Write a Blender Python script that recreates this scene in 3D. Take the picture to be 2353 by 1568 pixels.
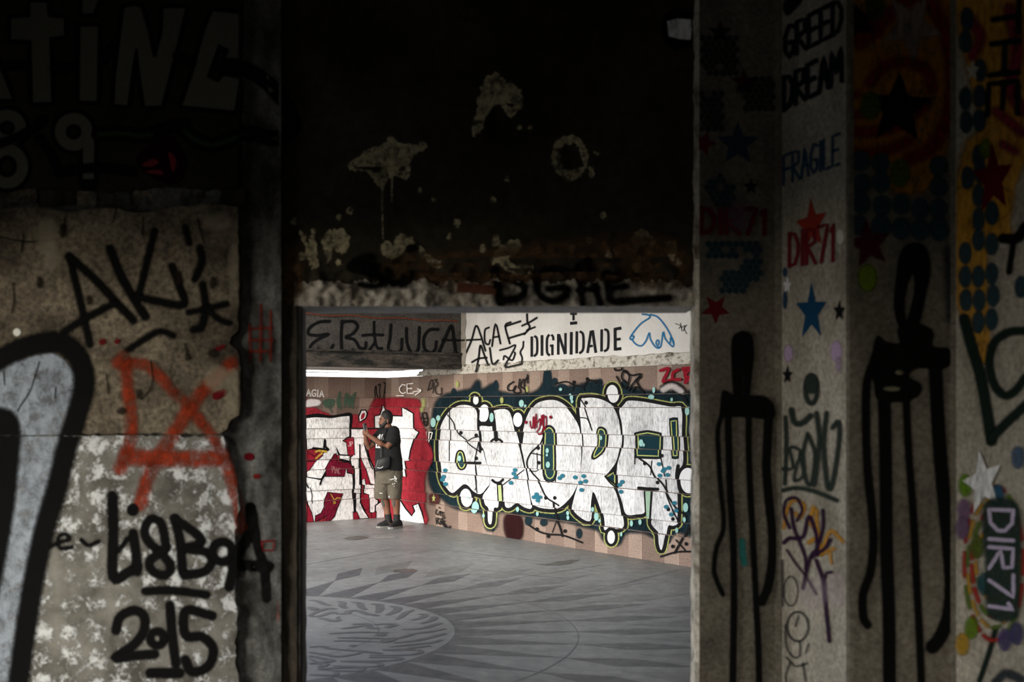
import bpy, bmesh, math, random
from mathutils import Vector, noise
from mathutils.geometry import tessellate_polygon

for _o in list(bpy.data.objects):
    bpy.data.objects.remove(_o)
SC = bpy.context.scene
COL = SC.collection
random.seed(7)

# ------------------------------------------------------------------ camera
F, CX, HY, H = 2650.0, 1176.5, 937.0, 1.73      # focal length / centre / horizon in 2353x1568 pixels
cd = bpy.data.cameras.new('camera')
cam = bpy.data.objects.new('camera', cd)
COL.objects.link(cam)
cam.location = (0, 0, H)
cam.rotation_euler = (math.pi / 2, 0, 0)
cd.sensor_width = 36.0
cd.lens = F / 2353.0 * 36.0
cd.shift_y = (HY - 784.0) / 2353.0
cd.clip_start = 0.05
cd.clip_end = 500
cd.dof.use_dof = True
cd.dof.focus_distance = 15.5
cd.dof.aperture_fstop = 2.0
SC.camera = cam

# ------------------------------------------------------------------ world: pale bright sky
w = bpy.data.worlds.new('sky')
SC.world = w
w.use_nodes = True
nt = w.node_tree
bg = nt.nodes['Background']
sky = nt.nodes.new('ShaderNodeTexSky')
sky.sky_type = 'HOSEK_WILKIE'
sky.turbidity = 6.0
sky.ground_albedo = 0.35
sky.sun_direction = Vector((-0.5, -0.75, 0.42)).normalized()
hsv = nt.nodes.new('ShaderNodeHueSaturation')
hsv.inputs['Saturation'].default_value = 0.45
nt.links.new(sky.outputs['Color'], hsv.inputs['Color'])
nt.links.new(hsv.outputs['Color'], bg.inputs['Color'])
bg.inputs['Strength'].default_value = 1.0

# ------------------------------------------------------------------ exposure
vs = SC.view_settings
vs.view_transform = 'Standard'
vs.look = 'None'
vs.gamma = 1.0
vs.use_curve_mapping = False
vs.exposure = 4.55
SC.cycles.transparent_max_bounces = 32
SC.cycles.use_denoising = True
SC.cycles.max_bounces = 7
SC.cycles.diffuse_bounces = 4

# ------------------------------------------------------------------ helpers
def P(x, y, Y):
    """world point seen at photo pixel (x, y), standing at distance Y"""
    return Vector(((x - CX) * Y / F, Y, H + (HY - y) * Y / F))

def link(name, me, mats, parent=None):
    o = bpy.data.objects.new(name, me)
    COL.objects.link(o)
    if mats is not None:
        for m in (mats if isinstance(mats, (list, tuple)) else [mats]):
            me.materials.append(m)
    if parent is not None:
        o.parent = parent
    return o

def mesh(name, verts, faces, mats, parent=None, smooth=False):
    me = bpy.data.meshes.new(name)
    me.from_pydata([tuple(v) for v in verts], [], faces)
    if smooth:
        me.polygons.foreach_set('use_smooth', [True] * len(me.polygons))
    me.update()
    return link(name, me, mats, parent)

def boxv(x0, x1, y0, y1, z0, z1):
    v = [(x0, y0, z0), (x1, y0, z0), (x1, y1, z0), (x0, y1, z0), (x0, y0, z1), (x1, y0, z1), (x1, y1, z1), (x0, y1, z1)]
    f = [(0, 3, 2, 1), (4, 5, 6, 7), (0, 1, 5, 4), (1, 2, 6, 5), (2, 3, 7, 6), (3, 0, 4, 7)]
    return v, f

def boxes(name, lst, mats, parent=None):
    V, Fc = [], []
    for b in lst:
        v, f = boxv(*b)
        n = len(V)
        V += v
        Fc += [tuple(i + n for i in q) for q in f]
    return mesh(name, V, Fc, mats, parent)

def struct(o, label=None, cat=None):
    o['kind'] = 'structure'
    if label: o['label'] = label
    if cat: o['category'] = cat
    return o

def tag(o, label, cat, group=None):
    o['label'] = label
    o['category'] = cat
    if group: o['group'] = group
    return o

# ------------------------------------------------------------------ materials
def newmat(name, rough=0.9):
    m = bpy.data.materials.new(name)
    m.use_nodes = True
    t = m.node_tree
    b = t.nodes['Principled BSDF']
    b.inputs['Roughness'].default_value = rough
    b.inputs['Specular IOR Level'].default_value = 0.25
    return m, t, b

def nz(t, scale, detail=6.0, rough=0.6, vec=None, dist=0.0):
    n = t.nodes.new('ShaderNodeTexNoise')
    n.inputs['Scale'].default_value = scale
    n.inputs['Detail'].default_value = detail
    n.inputs['Roughness'].default_value = rough
    n.inputs['Distortion'].default_value = dist
    if vec is not None: t.links.new(vec, n.inputs['Vector'])
    return n.outputs['Fac']

def coord(t, scale=(1, 1, 1), kind='Object'):
    c = t.nodes.new('ShaderNodeTexCoord')
    mp = t.nodes.new('ShaderNodeMapping')
    mp.inputs['Scale'].default_value = scale
    t.links.new(c.outputs[kind], mp.inputs['Vector'])
    return mp.outputs['Vector']

def ramp(t, fac, stops):
    r = t.nodes.new('ShaderNodeValToRGB')
    el = r.color_ramp.elements
    while len(el) < len(stops): el.new(0.5)
    for e, (p, c) in zip(el, stops):
        e.position = p
        e.color = (c[0], c[1], c[2], 1) if not isinstance(c, (int, float)) else (c, c, c, 1)
    t.links.new(fac, r.inputs['Fac'])
    return r.outputs['Color']

def mix(t, a, b, fac, mode='MIX'):
    n = t.nodes.new('ShaderNodeMix')
    n.data_type = 'RGBA'
    n.blend_type = mode
    for s, v in ((n.inputs[0], fac), (n.inputs[6], a), (n.inputs[7], b)):
        if isinstance(v, (int, float)): s.default_value = v
        elif isinstance(v, tuple): s.default_value = (v[0], v[1], v[2], 1)
        else: t.links.new(v, s)
    return n.outputs[2]

def math_(t, op, a, b=None, c=None):
    n = t.nodes.new('ShaderNodeMath')
    n.operation = op
    for i, v in enumerate((a, b, c)):
        if v is None: continue
        if isinstance(v, (int, float)): n.inputs[i].default_value = v
        else: t.links.new(v, n.inputs[i])
    return n.outputs[0]

def bump(t, b, h, strength=0.4, dist=0.02):
    n = t.nodes.new('ShaderNodeBump')
    n.inputs['Strength'].default_value = strength
    n.inputs['Distance'].default_value = dist
    t.links.new(h, n.inputs['Height'])
    t.links.new(n.outputs['Normal'], b.inputs['Normal'])

def plaster(name, dark, light, scale=2.5, streak=1.0, bs=0.5, bd=0.02, lo=0.35, hi=0.68, rough=0.92, fine=0.5):
    m, t, b = newmat(name, rough)
    v = coord(t, (1, 1, streak))
    a = nz(t, scale, 8, 0.65, v, 0.4)
    f = nz(t, scale * 14, 5, 0.7, coord(t))
    c = ramp(t, a, [(lo, dark), (hi, light)])
    c = mix(t, c, ramp(t, f, [(0.35, 1 - fine), (0.65, 1.0)]), 1.0, 'MULTIPLY')
    t.links.new(c, b.inputs['Base Color'])
    bump(t, b, mix(t, a, f, 0.45), bs, bd)
    return m

M = {}
M['plaster_left'] = plaster('worn_brown_plaster', (0.05, 0.038, 0.025), (0.25, 0.205, 0.145), 3.0, 1.0, 0.8, 0.03, 0.36, 0.66, 0.92, 0.7)
M['sign'] = plaster('shade_darkened_sign_ground', (0.012, 0.010, 0.006), (0.03, 0.025, 0.015), 1.6, 0.6, 0.3, 0.01)  # sign ground darkened in its colour to stand in for shade high up
M['lintel'] = plaster('soot_black_plaster', (0.016, 0.013, 0.008), (0.06, 0.048, 0.029), 1.3, 0.8, 0.35, 0.012)
M['rubble'] = plaster('broken_pale_plaster', (0.16, 0.125, 0.09), (0.80, 0.73, 0.62), 7.0, 1.0, 0.8, 0.03, 0.34, 0.56)
M['cement'] = plaster('grey_cement_patch', (0.035, 0.033, 0.028), (0.17, 0.168, 0.16), 3.2, 0.7, 0.6, 0.03, 0.4, 0.62)
M['jamb'] = plaster('dirty_brown_jamb', (0.02, 0.016, 0.012), (0.12, 0.095, 0.07), 5.0, 0.15, 0.6, 0.02, 0.42, 0.7)
M['frame'] = plaster('weathered_grey_frame', (0.55, 0.53, 0.52), (0.82, 0.80, 0.79), 6.0, 0.3, 0.3, 0.01)
M['pil_dark'] = plaster('bare_concrete', (0.095, 0.082, 0.062), (0.215, 0.19, 0.15), 3.0, 0.5, 0.5, 0.015, 0.3, 0.7)
M['pil_lit'] = plaster('lit_return_concrete', (0.25, 0.22, 0.172), (0.54, 0.49, 0.41), 3.0, 0.5, 0.5, 0.015, 0.3, 0.7)  # same concrete made paler on the returns to imitate light from the left
M['interior'] = plaster('dark_room_plaster', (0.035, 0.032, 0.028), (0.07, 0.065, 0.058), 1.5)
M['white_wall'] = plaster('white_painted_plaster', (0.55, 0.525, 0.51), (0.67, 0.65, 0.64), 1.2, 1.0, 0.12, 0.006, 0.3, 0.6, 0.8, 0.06)
M['mortar_edge'] = plaster('crumbling_mortar', (0.14, 0.105, 0.07), (0.74, 0.70, 0.64), 14.0, 1.0, 0.7, 0.02, 0.34, 0.5)
M['beam'] = plaster('grimy_beam', (0.06, 0.054, 0.05), (0.14, 0.125, 0.115), 2.6, 1.0, 0.3, 0.01, 0.35, 0.7)
M['beam_low'] = plaster('stained_beam_edge', (0.02, 0.02, 0.018), (0.16, 0.13, 0.11), 3.5, 3.0, 0.3, 0.01, 0.4, 0.75)
M['slat'] = plaster('white_slat', (0.70, 0.66, 0.60), (0.85, 0.82, 0.78), 3.0, 1.0, 0.1, 0.004)
M['mortar'] = plaster('grey_mortar', (0.05, 0.045, 0.04), (0.10, 0.09, 0.08), 8.0)
M['ceiling'] = plaster('hall_ceiling', (0.35, 0.33, 0.31), (0.5, 0.48, 0.46), 1.0)
M['brick'] = plaster('broken_red_brick', (0.10, 0.035, 0.02), (0.24, 0.085, 0.05), 6.0)
M['ground'] = plaster('dry_ground', (0.20, 0.19, 0.16), (0.33, 0.31, 0.27), 0.5)

def mottled():
    m, t, b = newmat('spotted_white_remains', 0.92)
    v = coord(t)
    # grid of old tile-adhesive dabs: pale crusts in rows over grey mortar
    sep = t.nodes.new('ShaderNodeSeparateXYZ'); t.links.new(v, sep.inputs[0])
    n2 = nz(t, 9.0, 6, 0.7, v)
    wx = math_(t, 'ADD', sep.outputs['X'], math_(t, 'MULTIPLY', n2, 0.035))
    wz = math_(t, 'ADD', sep.outputs['Z'], math_(t, 'MULTIPLY', n2, 0.03))
    sx = math_(t, 'ABSOLUTE', math_(t, 'SINE', math_(t, 'MULTIPLY', wx, math.pi / 0.135)))
    sz = math_(t, 'ABSOLUTE', math_(t, 'SINE', math_(t, 'MULTIPLY', wz, math.pi / 0.135)))
    cell = math_(t, 'MULTIPLY', sx, sz)
    big = nz(t, 2.3, 3, 0.5, v)
    fine = nz(t, 38.0, 5, 0.75, v, 0.6)
    mid = nz(t, 11.0, 5, 0.7, v, 0.8)
    k = math_(t, 'ADD', math_(t, 'MULTIPLY', cell, 0.16), math_(t, 'MULTIPLY', fine, 0.75))
    k = math_(t, 'ADD', k, math_(t, 'MULTIPLY', big, 0.35))
    k = math_(t, 'ADD', k, math_(t, 'MULTIPLY', mid, 0.75))
    mask = ramp(t, math_(t, 'MULTIPLY', k, 0.6), [(0.585, 0.0), (0.655, 1.0)])
    base = ramp(t, nz(t, 5.0, 7, 0.7, v), [(0.35, (0.055, 0.05, 0.042)), (0.68, (0.19, 0.18, 0.16))])
    c = mix(t, base, (0.47, 0.48, 0.485), mask)
    t.links.new(c, b.inputs['Base Color'])
    bump(t, b, mix(t, mask, fine, 0.3), 0.6, 0.012)
    return m
M['mottled'] = mottled()

def stone(name, a, bcol, jit=0.35):
    m, t, b = newmat(name, 0.7)
    oi = t.nodes.new('ShaderNodeObjectInfo')
    f = nz(t, 55.0, 4, 0.75, coord(t))
    c = ramp(t, f, [(0.34, a), (0.66, bcol)])
    j = math_(t, 'ADD', math_(t, 'MULTIPLY', oi.outputs['Random'], jit), 1.0 - jit / 2)
    cj = t.nodes.new('ShaderNodeCombineColor')
    for i in range(3): t.links.new(j, cj.inputs[i])
    c = mix(t, c, cj.outputs[0], 1.0, 'MULTIPLY')
    c = mix(t, c, ramp(t, nz(t, 1.7, 5, 0.6, coord(t, kind='Generated')), [(0.3, 0.8), (0.7, 1.0)]), 1.0, 'MULTIPLY')
    t.links.new(c, b.inputs['Base Color'])
    bump(t, b, f, 0.15, 0.002)
    return m
M['tile_dark'] = stone('pink_granite_dark', (0.13, 0.086, 0.07), (0.255, 0.18, 0.148))
M['tile_light'] = stone('pink_granite_light', (0.19, 0.135, 0.11), (0.35, 0.26, 0.215))

def marble(name, dark, light, rough):
    m, t, b = newmat(name, rough)
    v = coord(t, kind='Object')
    g = t.nodes.new('ShaderNodeNewGeometry')
    a = nz(t, 0.55, 7, 0.62, g.outputs['Position'], 1.0)
    f = nz(t, 7.0, 6, 0.7, g.outputs['Position'])
    c = ramp(t, a, [(0.3, dark), (0.68, light)])
    c = mix(t, c, ramp(t, f, [(0.3, 0.78), (0.66, 1.0)]), 1.0, 'MULTIPLY')
    # brown dirt blots
    d = nz(t, 1.1, 5, 0.55, g.outputs['Position'], 0.5)
    c = mix(t, c, (0.10, 0.09, 0.07), ramp(t, d, [(0.66, 0.0), (0.78, 0.75)]))
    t.links.new(c, b.inputs['Base Color'])
    t.links.new(ramp(t, f, [(0.3, rough + 0.12), (0.7, rough - 0.08)]), b.inputs['Roughness'])
    b.inputs['Specular IOR Level'].default_value = 0.4
    return m
M['floor'] = marble('worn_grey_marble', (0.17, 0.17, 0.167), (0.27, 0.27, 0.27), 0.42)
M['floor_dark'] = marble('dark_grey_marble', (0.066, 0.068, 0.075), (0.105, 0.108, 0.115), 0.42)
M['joint'] = marble('dark_joint', (0.10, 0.10, 0.10), (0.16, 0.16, 0.16), 0.7)

def paintmat(name, worn=0.0, rough=0.85, fscale=60.0, stretch=1.0, holes=0.0):
    """spray paint: colour and coverage come with the stroke"""
    m, t, b = newmat(name, rough)
    b.inputs['Specular IOR Level'].default_value = 0.0
    at = t.nodes.new('ShaderNodeAttribute')
    at.attribute_name = 'Col'
    v = coord(t, (1, 1, stretch))
    f = nz(t, fscale, 6, 0.75, v)
    c = at.outputs['Color']
    a = at.outputs['Alpha']
    if worn > 0:
        g = nz(t, 4.0, 4, 0.6, coord(t))
        k = math_(t, 'ADD', math_(t, 'MULTIPLY', f, 0.75), math_(t, 'MULTIPLY', g, 0.25))
        c = mix(t, c, ramp(t, k, [(0.36, 1 - worn), (0.54, 1.0)]), 1.0, 'MULTIPLY')
    if holes > 0:
        hn = nz(t, 13.0, 7, 0.75, coord(t), 0.7)
        a = math_(t, 'MULTIPLY', a, ramp(t, hn, [(0.40, 1 - holes), (0.56, 1.0)]))
    # grainy overspray at soft edges
    e = math_(t, 'MULTIPLY', math_(t, 'SUBTRACT', 1.0, a), a)
    a2 = math_(t, 'ADD', a, math_(t, 'MULTIPLY', e, math_(t, 'MULTIPLY', math_(t, 'SUBTRACT', f, 0.5), 4.0)))
    cl = t.nodes.new('ShaderNodeClamp'); t.links.new(a2, cl.inputs[0])
    t.links.new(c, b.inputs['Base Color'])
    tr = t.nodes.new('ShaderNodeBsdfTransparent')
    ms = t.nodes.new('ShaderNodeMixShader')
    t.links.new(cl.outputs[0], ms.inputs[0])
    t.links.new(tr.outputs[0], ms.inputs[1])
    t.links.new(b.outputs[0], ms.inputs[2])
    t.links.new(ms.outputs[0], t.nodes['Material Output'].inputs['Surface'])
    return m
M['paint'] = paintmat('spray_paint', 0.25)
M['silver'] = paintmat('worn_silver_paint', 0.62, 0.8, 42.0, 0.35)
M['patchy'] = paintmat('patchy_worn_paint', 0.6, 0.9, 16.0, 0.7, 0.5)
M['chip'] = paintmat('chipped_pale_plaster', 0.75, 0.9, 22.0, 1.0, 0.7)

def flat(name, col, rough=0.8, var=0.25, scale=30.0):
    m, t, b = newmat(name, rough)
    f = nz(t, scale, 5, 0.65, coord(t))
    t.links.new(ramp(t, f, [(0.3, tuple(c * (1 - var) for c in col)), (0.7, col)]), b.inputs['Base Color'])
    return m
# ------------------------------------------------------------------ painting on surfaces
class Plane:
    """vertical plane through (ox, oy), running along (ux, uy); viewer on the side of the normal"""
    def __init__(s, ox, oy, ux, uy, clip=None, band=None, depthf=None, parent=None, step=0.0001, base=0.0006):
        l = math.hypot(ux, uy)
        s.ox, s.oy, s.ux, s.uy = ox, oy, ux / l, uy / l
        s.nx, s.ny = s.uy, -s.ux
        if s.nx * (0 - ox) + s.ny * (0 - oy) < 0:
            s.nx, s.ny = -s.nx, -s.ny
        s.clip, s.band, s.depthf, s.parent = clip, band, depthf, parent
        s.k, s.step, s.base = 0, step, base
    def uv(s, x, y):
        dx, dz = (x - CX) / F, (HY - y) / F
        t = (s.nx * s.ox + s.ny * s.oy) / (s.nx * dx + s.ny)
        px, py = dx * t, t
        return ((px - s.ox) * s.ux + (py - s.oy) * s.uy, H + dz * t)
    def pt(s, u, v, off):
        return (s.ox + u * s.ux + off * s.nx, s.oy + u * s.uy + off * s.ny, v)

def clip_axis(poly, ax, val, keep_less):
    out = []
    n = len(poly)
    for i in range(n):
        a, b = poly[i], poly[(i + 1) % n]
        da, db = a[ax] - val, b[ax] - val
        if not keep_less: da, db = -da, -db
        if da <= 0: out.append(a)
        if (da < 0 < db) or (db < 0 < da):
            t = da / (da - db)
            out.append(tuple(a[k] + (b[k] - a[k]) * t for k in range(len(a))))
    return out

def pc_tone(pc, sf):
    u, v = sum(p[0] for p in pc) / len(pc), sum(p[1] for p in pc) / len(pc)
    for i, (a, b, off, ed) in enumerate(sf.courses):
        if a <= v <= b:
            for k, (e0, e1, lt) in enumerate(ed):
                if e0 <= u <= e1:
                    x = math.sin(i * 12.9898 + k * 78.233) * 43758.5453
                    return x - math.floor(x)
    return 0.5

class Paint:
    """one painted motif: polygons in photo pixels (x, y, r, g, b, a, lift), projected on one surface"""
    def __init__(s, surf, name, mat='paint', label=None):
        s.surf, s.name, s.mat, s.label = surf, name, mat, label
        s.polys = []
    def poly(s, pts):
        s.polys.append(pts)
    def fill(s, pts, col, a=1.0, soft=0.0, smooth=True, sub=6, holes=()):
        sf = s.surf
        lift = sf.k * sf.step
        sf.k += 1
        L = closed(pts, sub) if smooth else list(pts)
        loops = [[Vector((x, y, 0)) for x, y in L]] + [[Vector((x, y, 0)) for x, y in (closed(h, sub) if smooth else h)] for h in holes]
        flatp = [q for l in loops for q in l]
        for tri in tessellate_polygon(loops):
            s.poly([(flatp[i].x, flatp[i].y, *col, a, lift) for i in tri])
        if soft > 0:
            n = len(L)
            ar = sum(L[i][0] * L[(i + 1) % n][1] - L[(i + 1) % n][0] * L[i][1] for i in range(n))
            sg = 1 if ar > 0 else -1
            O = []
            for i in range(n):
                p0, p1 = L[i - 1], L[(i + 1) % n]
                dx, dy = p1[0] - p0[0], p1[1] - p0[1]
                d = math.hypot(dx, dy) or 1
                O.append((L[i][0] + sg * dy / d * soft, L[i][1] - sg * dx / d * soft))
            for i in range(n):
                j = (i + 1) % n
                s.poly([(*L[i], *col, a, lift), (*L[j], *col, a, lift), (*O[j], *col, 0.0, lift), (*O[i], *col, 0.0, lift)])
        return s
    def stroke(s, pts, w, col, a=1.0, soft=2.0, smooth=True, close=False, cap=True, sub=5, taper=None):
        sf = s.surf
        lift0 = sf.k * sf.step
        sf.k += 1
        L = (closed(pts, sub) if close else openc(pts, sub)) if smooth else (list(pts) if not close else list(pts))
        if close: L = L + [L[0]]
        if not smooth and not close: L = resample(L)
        n = len(L)
        r1, r0 = w / 2 + soft * 0.5, max(w / 2 - soft * 0.5, 0.15)
        rows = []
        for i, (x, y) in enumerate(L):
            if close:
                p0, p1 = L[i - 1 if i > 0 else n - 2], L[i + 1 if i < n - 1 else 1]
            else:
                p0, p1 = L[max(i - 1, 0)], L[min(i + 1, n - 1)]
            dx, dy = p1[0] - p0[0], p1[1] - p0[1]
            d = math.hypot(dx, dy) or 1
            nx, ny = -dy / d, dx / d
            k = 1.0
            if taper: k = taper[0] + (taper[1] - taper[0]) * i / max(n - 1, 1)
            lf = lift0 + 0.00007 * i / n
            rows.append([(x + nx * q * k, y + ny * q * k, *col, al, lf) for q, al in ((-r1, 0.0), (-r0, a), (r0, a), (r1, 0.0))])
        for A, B in zip(rows[:-1], rows[1:]):
            for j in range(3):
                s.poly([A[j], A[j + 1], B[j + 1], B[j]])
        if cap and not close:
            for e, q in ((0, 1), (n - 1, n - 2)):
                x, y = L[e]
                dx, dy = x - L[q][0], y - L[q][1]
                th = math.atan2(dy, dx)
                k = 1.0 if not taper else (taper[0] if e == 0 else taper[1])
                lf = lift0 + 0.00007 * e / n
                prev = None
                for m_ in range(7):
                    an = th - math.pi / 2 + math.pi * m_ / 6
                    ci = (x + math.cos(an) * r0 * k, y + math.sin(an) * r0 * k, *col, a, lf)
                    co = (x + math.cos(an) * r1 * k, y + math.sin(an) * r1 * k, *col, 0.0, lf)
                    if prev:
                        s.poly([(x, y, *col, a, lf), prev[0], ci])
                        s.poly([prev[0], prev[1], co, ci])
                    prev = (ci, co)
        return s
    def dot(s, x, y, rx, ry, col, a=1.0, soft=1.5, n=14, rot=0.0):
        pts = []
        for i in range(n):
            t = 2 * math.pi * i / n
            ex, ey = rx * math.cos(t), ry * math.sin(t)
            pts.append((x + ex * math.cos(rot) - ey * math.sin(rot), y + ex * math.sin(rot) + ey * math.cos(rot)))
        return s.fill(pts, col, a, soft, smooth=False)
    def star(s, x, y, rx, ry, col, rot=-90, inner=0.42, soft=2.0, a=1.0, shear=0.0):
        pts = []
        for i in range(10):
            t = math.radians(rot + 36 * i)
            r = 1 if i % 2 == 0 else inner
            px = x + rx * r * math.cos(t)
            pts.append((px, y + ry * r * math.sin(t) + shear * (px - x)))
        return s.fill(pts, col, a, soft, smooth=False)
    def build(s):
        sf = s.surf
        V, Fc, C = [], [], []
        for poly in s.polys:
            q = poly
            if sf.clip:
                x0, y0, x1, y1 = sf.clip
                for ax, val, less in ((0, x0, False), (0, x1, True), (1, y0, False), (1, y1, True)):
                    if val is None or not q: continue
                    q = clip_axis(q, ax, val, less)
            if len(q) < 3: continue
            if sf.depthf:
                b0 = len(V)
                for p in q:
                    Y = sf.depthf(p[0], p[1]) - 0.004 - p[6]
                    V.append(tuple(P(p[0], p[1], Y))); C.append(p[2:6])
                Fc.append(tuple(range(b0, len(V))))
                continue
            g = [(*sf.uv(p[0], p[1]), *p[2:7]) for p in q]
            pieces = sf.band(g) if sf.band else [(g, 0.0)]
            for pc, off in pieces:
                if len(pc) < 3: continue
                tone = 1.0
                if sf.band and s.mat == 'silver':
                    tone = 0.80 + 0.26 * pc_tone(pc, sf)
                b0 = len(V)
                for p in pc:
                    V.append(sf.pt(p[0], p[1], off + sf.base + p[6])); C.append((p[2] * tone, p[3] * tone, p[4] * tone, p[5]))
                Fc.append(tuple(range(b0, len(V))))
        if not V: return None
        o = mesh(s.name, V, Fc, M[s.mat], sf.parent)
        at = o.data.attributes.new('Col', 'FLOAT_COLOR', 'POINT')
        at.data.foreach_set('color', [float(c) for q in C for c in q])
        if s.label: o['label'] = s.label
        return o

def cr(p0, p1, p2, p3, t):
    return tuple(0.5 * (2 * b + (c - a) * t + (2 * a - 5 * b + 4 * c - d) * t * t + (3 * b - a - 3 * c + d) * t ** 3)
                 for a, b, c, d in zip(p0, p1, p2, p3))
def closed(p, sub):
    n = len(p)
    return [cr(p[i - 1], p[i], p[(i + 1) % n], p[(i + 2) % n], k / sub) for i in range(n) for k in range(sub)]
def openc(p, sub):
    n = len(p)
    if n == 2: return resample(p)
    out = []
    for i in range(n - 1):
        a = p[i - 1] if i > 0 else tuple(2 * u - v for u, v in zip(p[0], p[1]))
        d = p[i + 2] if i + 2 < n else tuple(2 * u - v for u, v in zip(p[n - 1], p[n - 2]))
        out += [cr(a, p[i], p[i + 1], d, k / sub) for k in range(sub)]
    return out + [p[-1]]
def resample(p, seg=12.0):
    out = []
    for a, b in zip(p[:-1], p[1:]):
        n = max(2, int(math.hypot(b[0] - a[0], b[1] - a[1]) / seg))
        out += [(a[0] + (b[0] - a[0]) * k / n, a[1] + (b[1] - a[1]) * k / n) for k in range(n)]
    return out + [p[-1]]
def ragged(pts, amp, seed, sub=8):
    """a torn outline"""
    r = random.Random(seed)
    out = []
    for x, y in closed(pts, sub):
        out.append((x + r.uniform(-amp, amp), y + r.uniform(-amp, amp)))
    return out
def crop(ox, oy, sc):
    return lambda pts: [(ox + x / sc, oy + y / sc) for x, y in pts]

# a plain stroke alphabet on a unit box (x right, y down)
GL = {
 'A': [[(0, 1), (.5, 0), (1, 1)], [(.2, .62), (.8, .62)]], 'B': [[(0, 0), (0, 1), (.8, .95), (.9, .72), (0, .5), (.75, .3), (.7, .05), (0, 0)]],
 'C': [[(1, .1), (.5, 0), (.05, .35), (.05, .7), (.5, 1), (1, .9)]], 'D': [[(0, 0), (0, 1)], [(0, 0), (.6, .05), (.95, .35), (.95, .65), (.6, .95), (0, 1)]],
 'E': [[(1, 0), (0, 0), (0, 1), (1, 1)], [(0, .5), (.8, .5)]], 'F': [[(1, 0), (0, 0), (0, 1)], [(0, .5), (.8, .5)]],
 'G': [[(1, .1), (.5, 0), (.05, .3), (.05, .75), (.5, 1), (.95, .85), (.95, .55), (.55, .55)]], 'H': [[(0, 0), (0, 1)], [(1, 0), (1, 1)], [(0, .5), (1, .5)]],
 'I': [[(.5, 0), (.5, 1)]], 'J': [[(.8, 0), (.8, .8), (.4, 1), (0, .8)]], 'K': [[(0, 0), (0, 1)], [(1, 0), (0, .55), (1, 1)]], 'L': [[(0, 0), (0, 1), (1, 1)]],
 'M': [[(0, 1), (.1, 0), (.5, .7), (.9, 0), (1, 1)]], 'N': [[(0, 1), (0, 0), (1, 1), (1, 0)]], 'O': [[(.5, 0), (.05, .3), (.05, .7), (.5, 1), (.95, .7), (.95, .3), (.5, 0)]],
 'P': [[(0, 1), (0, 0), (.9, .08), (.9, .45), (0, .55)]], 'R': [[(0, 1), (0, 0), (.85, .05), (.9, .4), (.1, .52), (1, 1)]], 'S': [[(.95, .08), (.4, 0), (.05, .25), (.9, .7), (.55, 1), (0, .9)]],
 'T': [[(0, 0), (1, 0)], [(.5, 0), (.5, 1)]], 'U': [[(0, 0), (0, .75), (.5, 1), (1, .75), (1, 0)]], 'V': [[(0, 0), (.5, 1), (1, 0)]], 'W': [[(0, 0), (.25, 1), (.5, .4), (.75, 1), (1, 0)]],
 'X': [[(0, 0), (1, 1)], [(1, 0), (0, 1)]], 'Y': [[(0, 0), (.5, .5), (1, 0)], [(.5, .5), (.5, 1)]], 'Z': [[(0, 0), (1, 0), (0, 1), (1, 1)]],
 '1': [[(.2, .2), (.6, 0), (.6, 1)]], '7': [[(0, 0), (1, 0), (.35, 1)]], '0': [[(.5, 0), (.05, .3), (.05, .7), (.5, 1), (.95, .7), (.95, .3), (.5, 0)]],
}
def text(pt, s, quad, w, col, gap=0.28, soft=1.2, smooth=False, a=1.0):
    (ax, ay), (bx, by), (cx, cy), (dx, dy) = quad        # tl tr br bl in pixels
    wd = [0.35 if c == 'I' else (0.6 if c == '1' else (1.2 if c in 'MW' else 1.0)) for c in s]
    tot = sum(wd) + gap * (len(s) - 1)
    x0 = 0.0
    for c, ww in zip(s, wd):
        for ln in GL.get(c, []):
            q = []
            for gx, gy in ln:
                u = (x0 + gx * ww) / tot
                q.append(((ax + (bx - ax) * u) * (1 - gy) + (dx + (cx - dx) * u) * gy, (ay + (by - ay) * u) * (1 - gy) + (dy + (cy - dy) * u) * gy))
            pt.stroke(q, w, col, a, soft, smooth=smooth, cap=True)
        x0 += ww + gap
    return pt
# ------------------------------------------------------------------ the hall beyond the doorway
KX, KY = -1.986, 18.12                     # far corner of the hall
DCX, DCY = 0.5704, -0.8214                 # right-hand tiled wall runs this way
DLX, DLY = -0.8214, -0.5704                # left-hand tiled wall
TH, TS = 0.318, 0.1525
TOP = 5 * TH + 4 * TS

def fr(x): return x - math.floor(x)
def courses(len_u, seed):
    r = random.Random(seed)
    out, v = [], 0.0
    for i in range(9):
        h = TH if i % 2 == 0 else TS
        u = -r.uniform(0.0, 0.3)
        k = i % 2 if r.random() < 0.5 else 0
        ed = []
        while u < len_u:
            wd = 0.37 if k % 2 == 0 else 0.245
            ed.append((max(u, 0.0), min(u + wd, len_u), k % 2))
            u += wd; k += 1
        ed = [e for e in ed if e[1] - e[0] > 0.05]
        out.append((v, v + h, 0.0 if i % 2 == 0 else -0.02, ed))
        v += h
    return out

def band_of(crs):
    def band(g):
        res = []
        v0, v1 = min(p[1] for p in g), max(p[1] for p in g)
        u0, u1 = min(p[0] for p in g), max(p[0] for p in g)
        for a, b, off, ed in crs:
            if b <= v0 or a >= v1: continue
            q = g
            if v0 < a + 0.0035: q = clip_axis(q, 1, a + 0.0035, False)
            if q and v1 > b - 0.0035: q = clip_axis(q, 1, b - 0.0035, True)
            if len(q) < 3: continue
            for e0, e1, _ in ed:
                if e1 <= u0 or e0 >= u1: continue
                s = q
                if u0 < e0 + 0.001: s = clip_axis(s, 0, e0 + 0.001, False)
                if s and u1 > e1 - 0.001: s = clip_axis(s, 0, e1 - 0.001, True)
                if len(s) >= 3: res.append((s, off))
        return res
    return band

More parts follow.
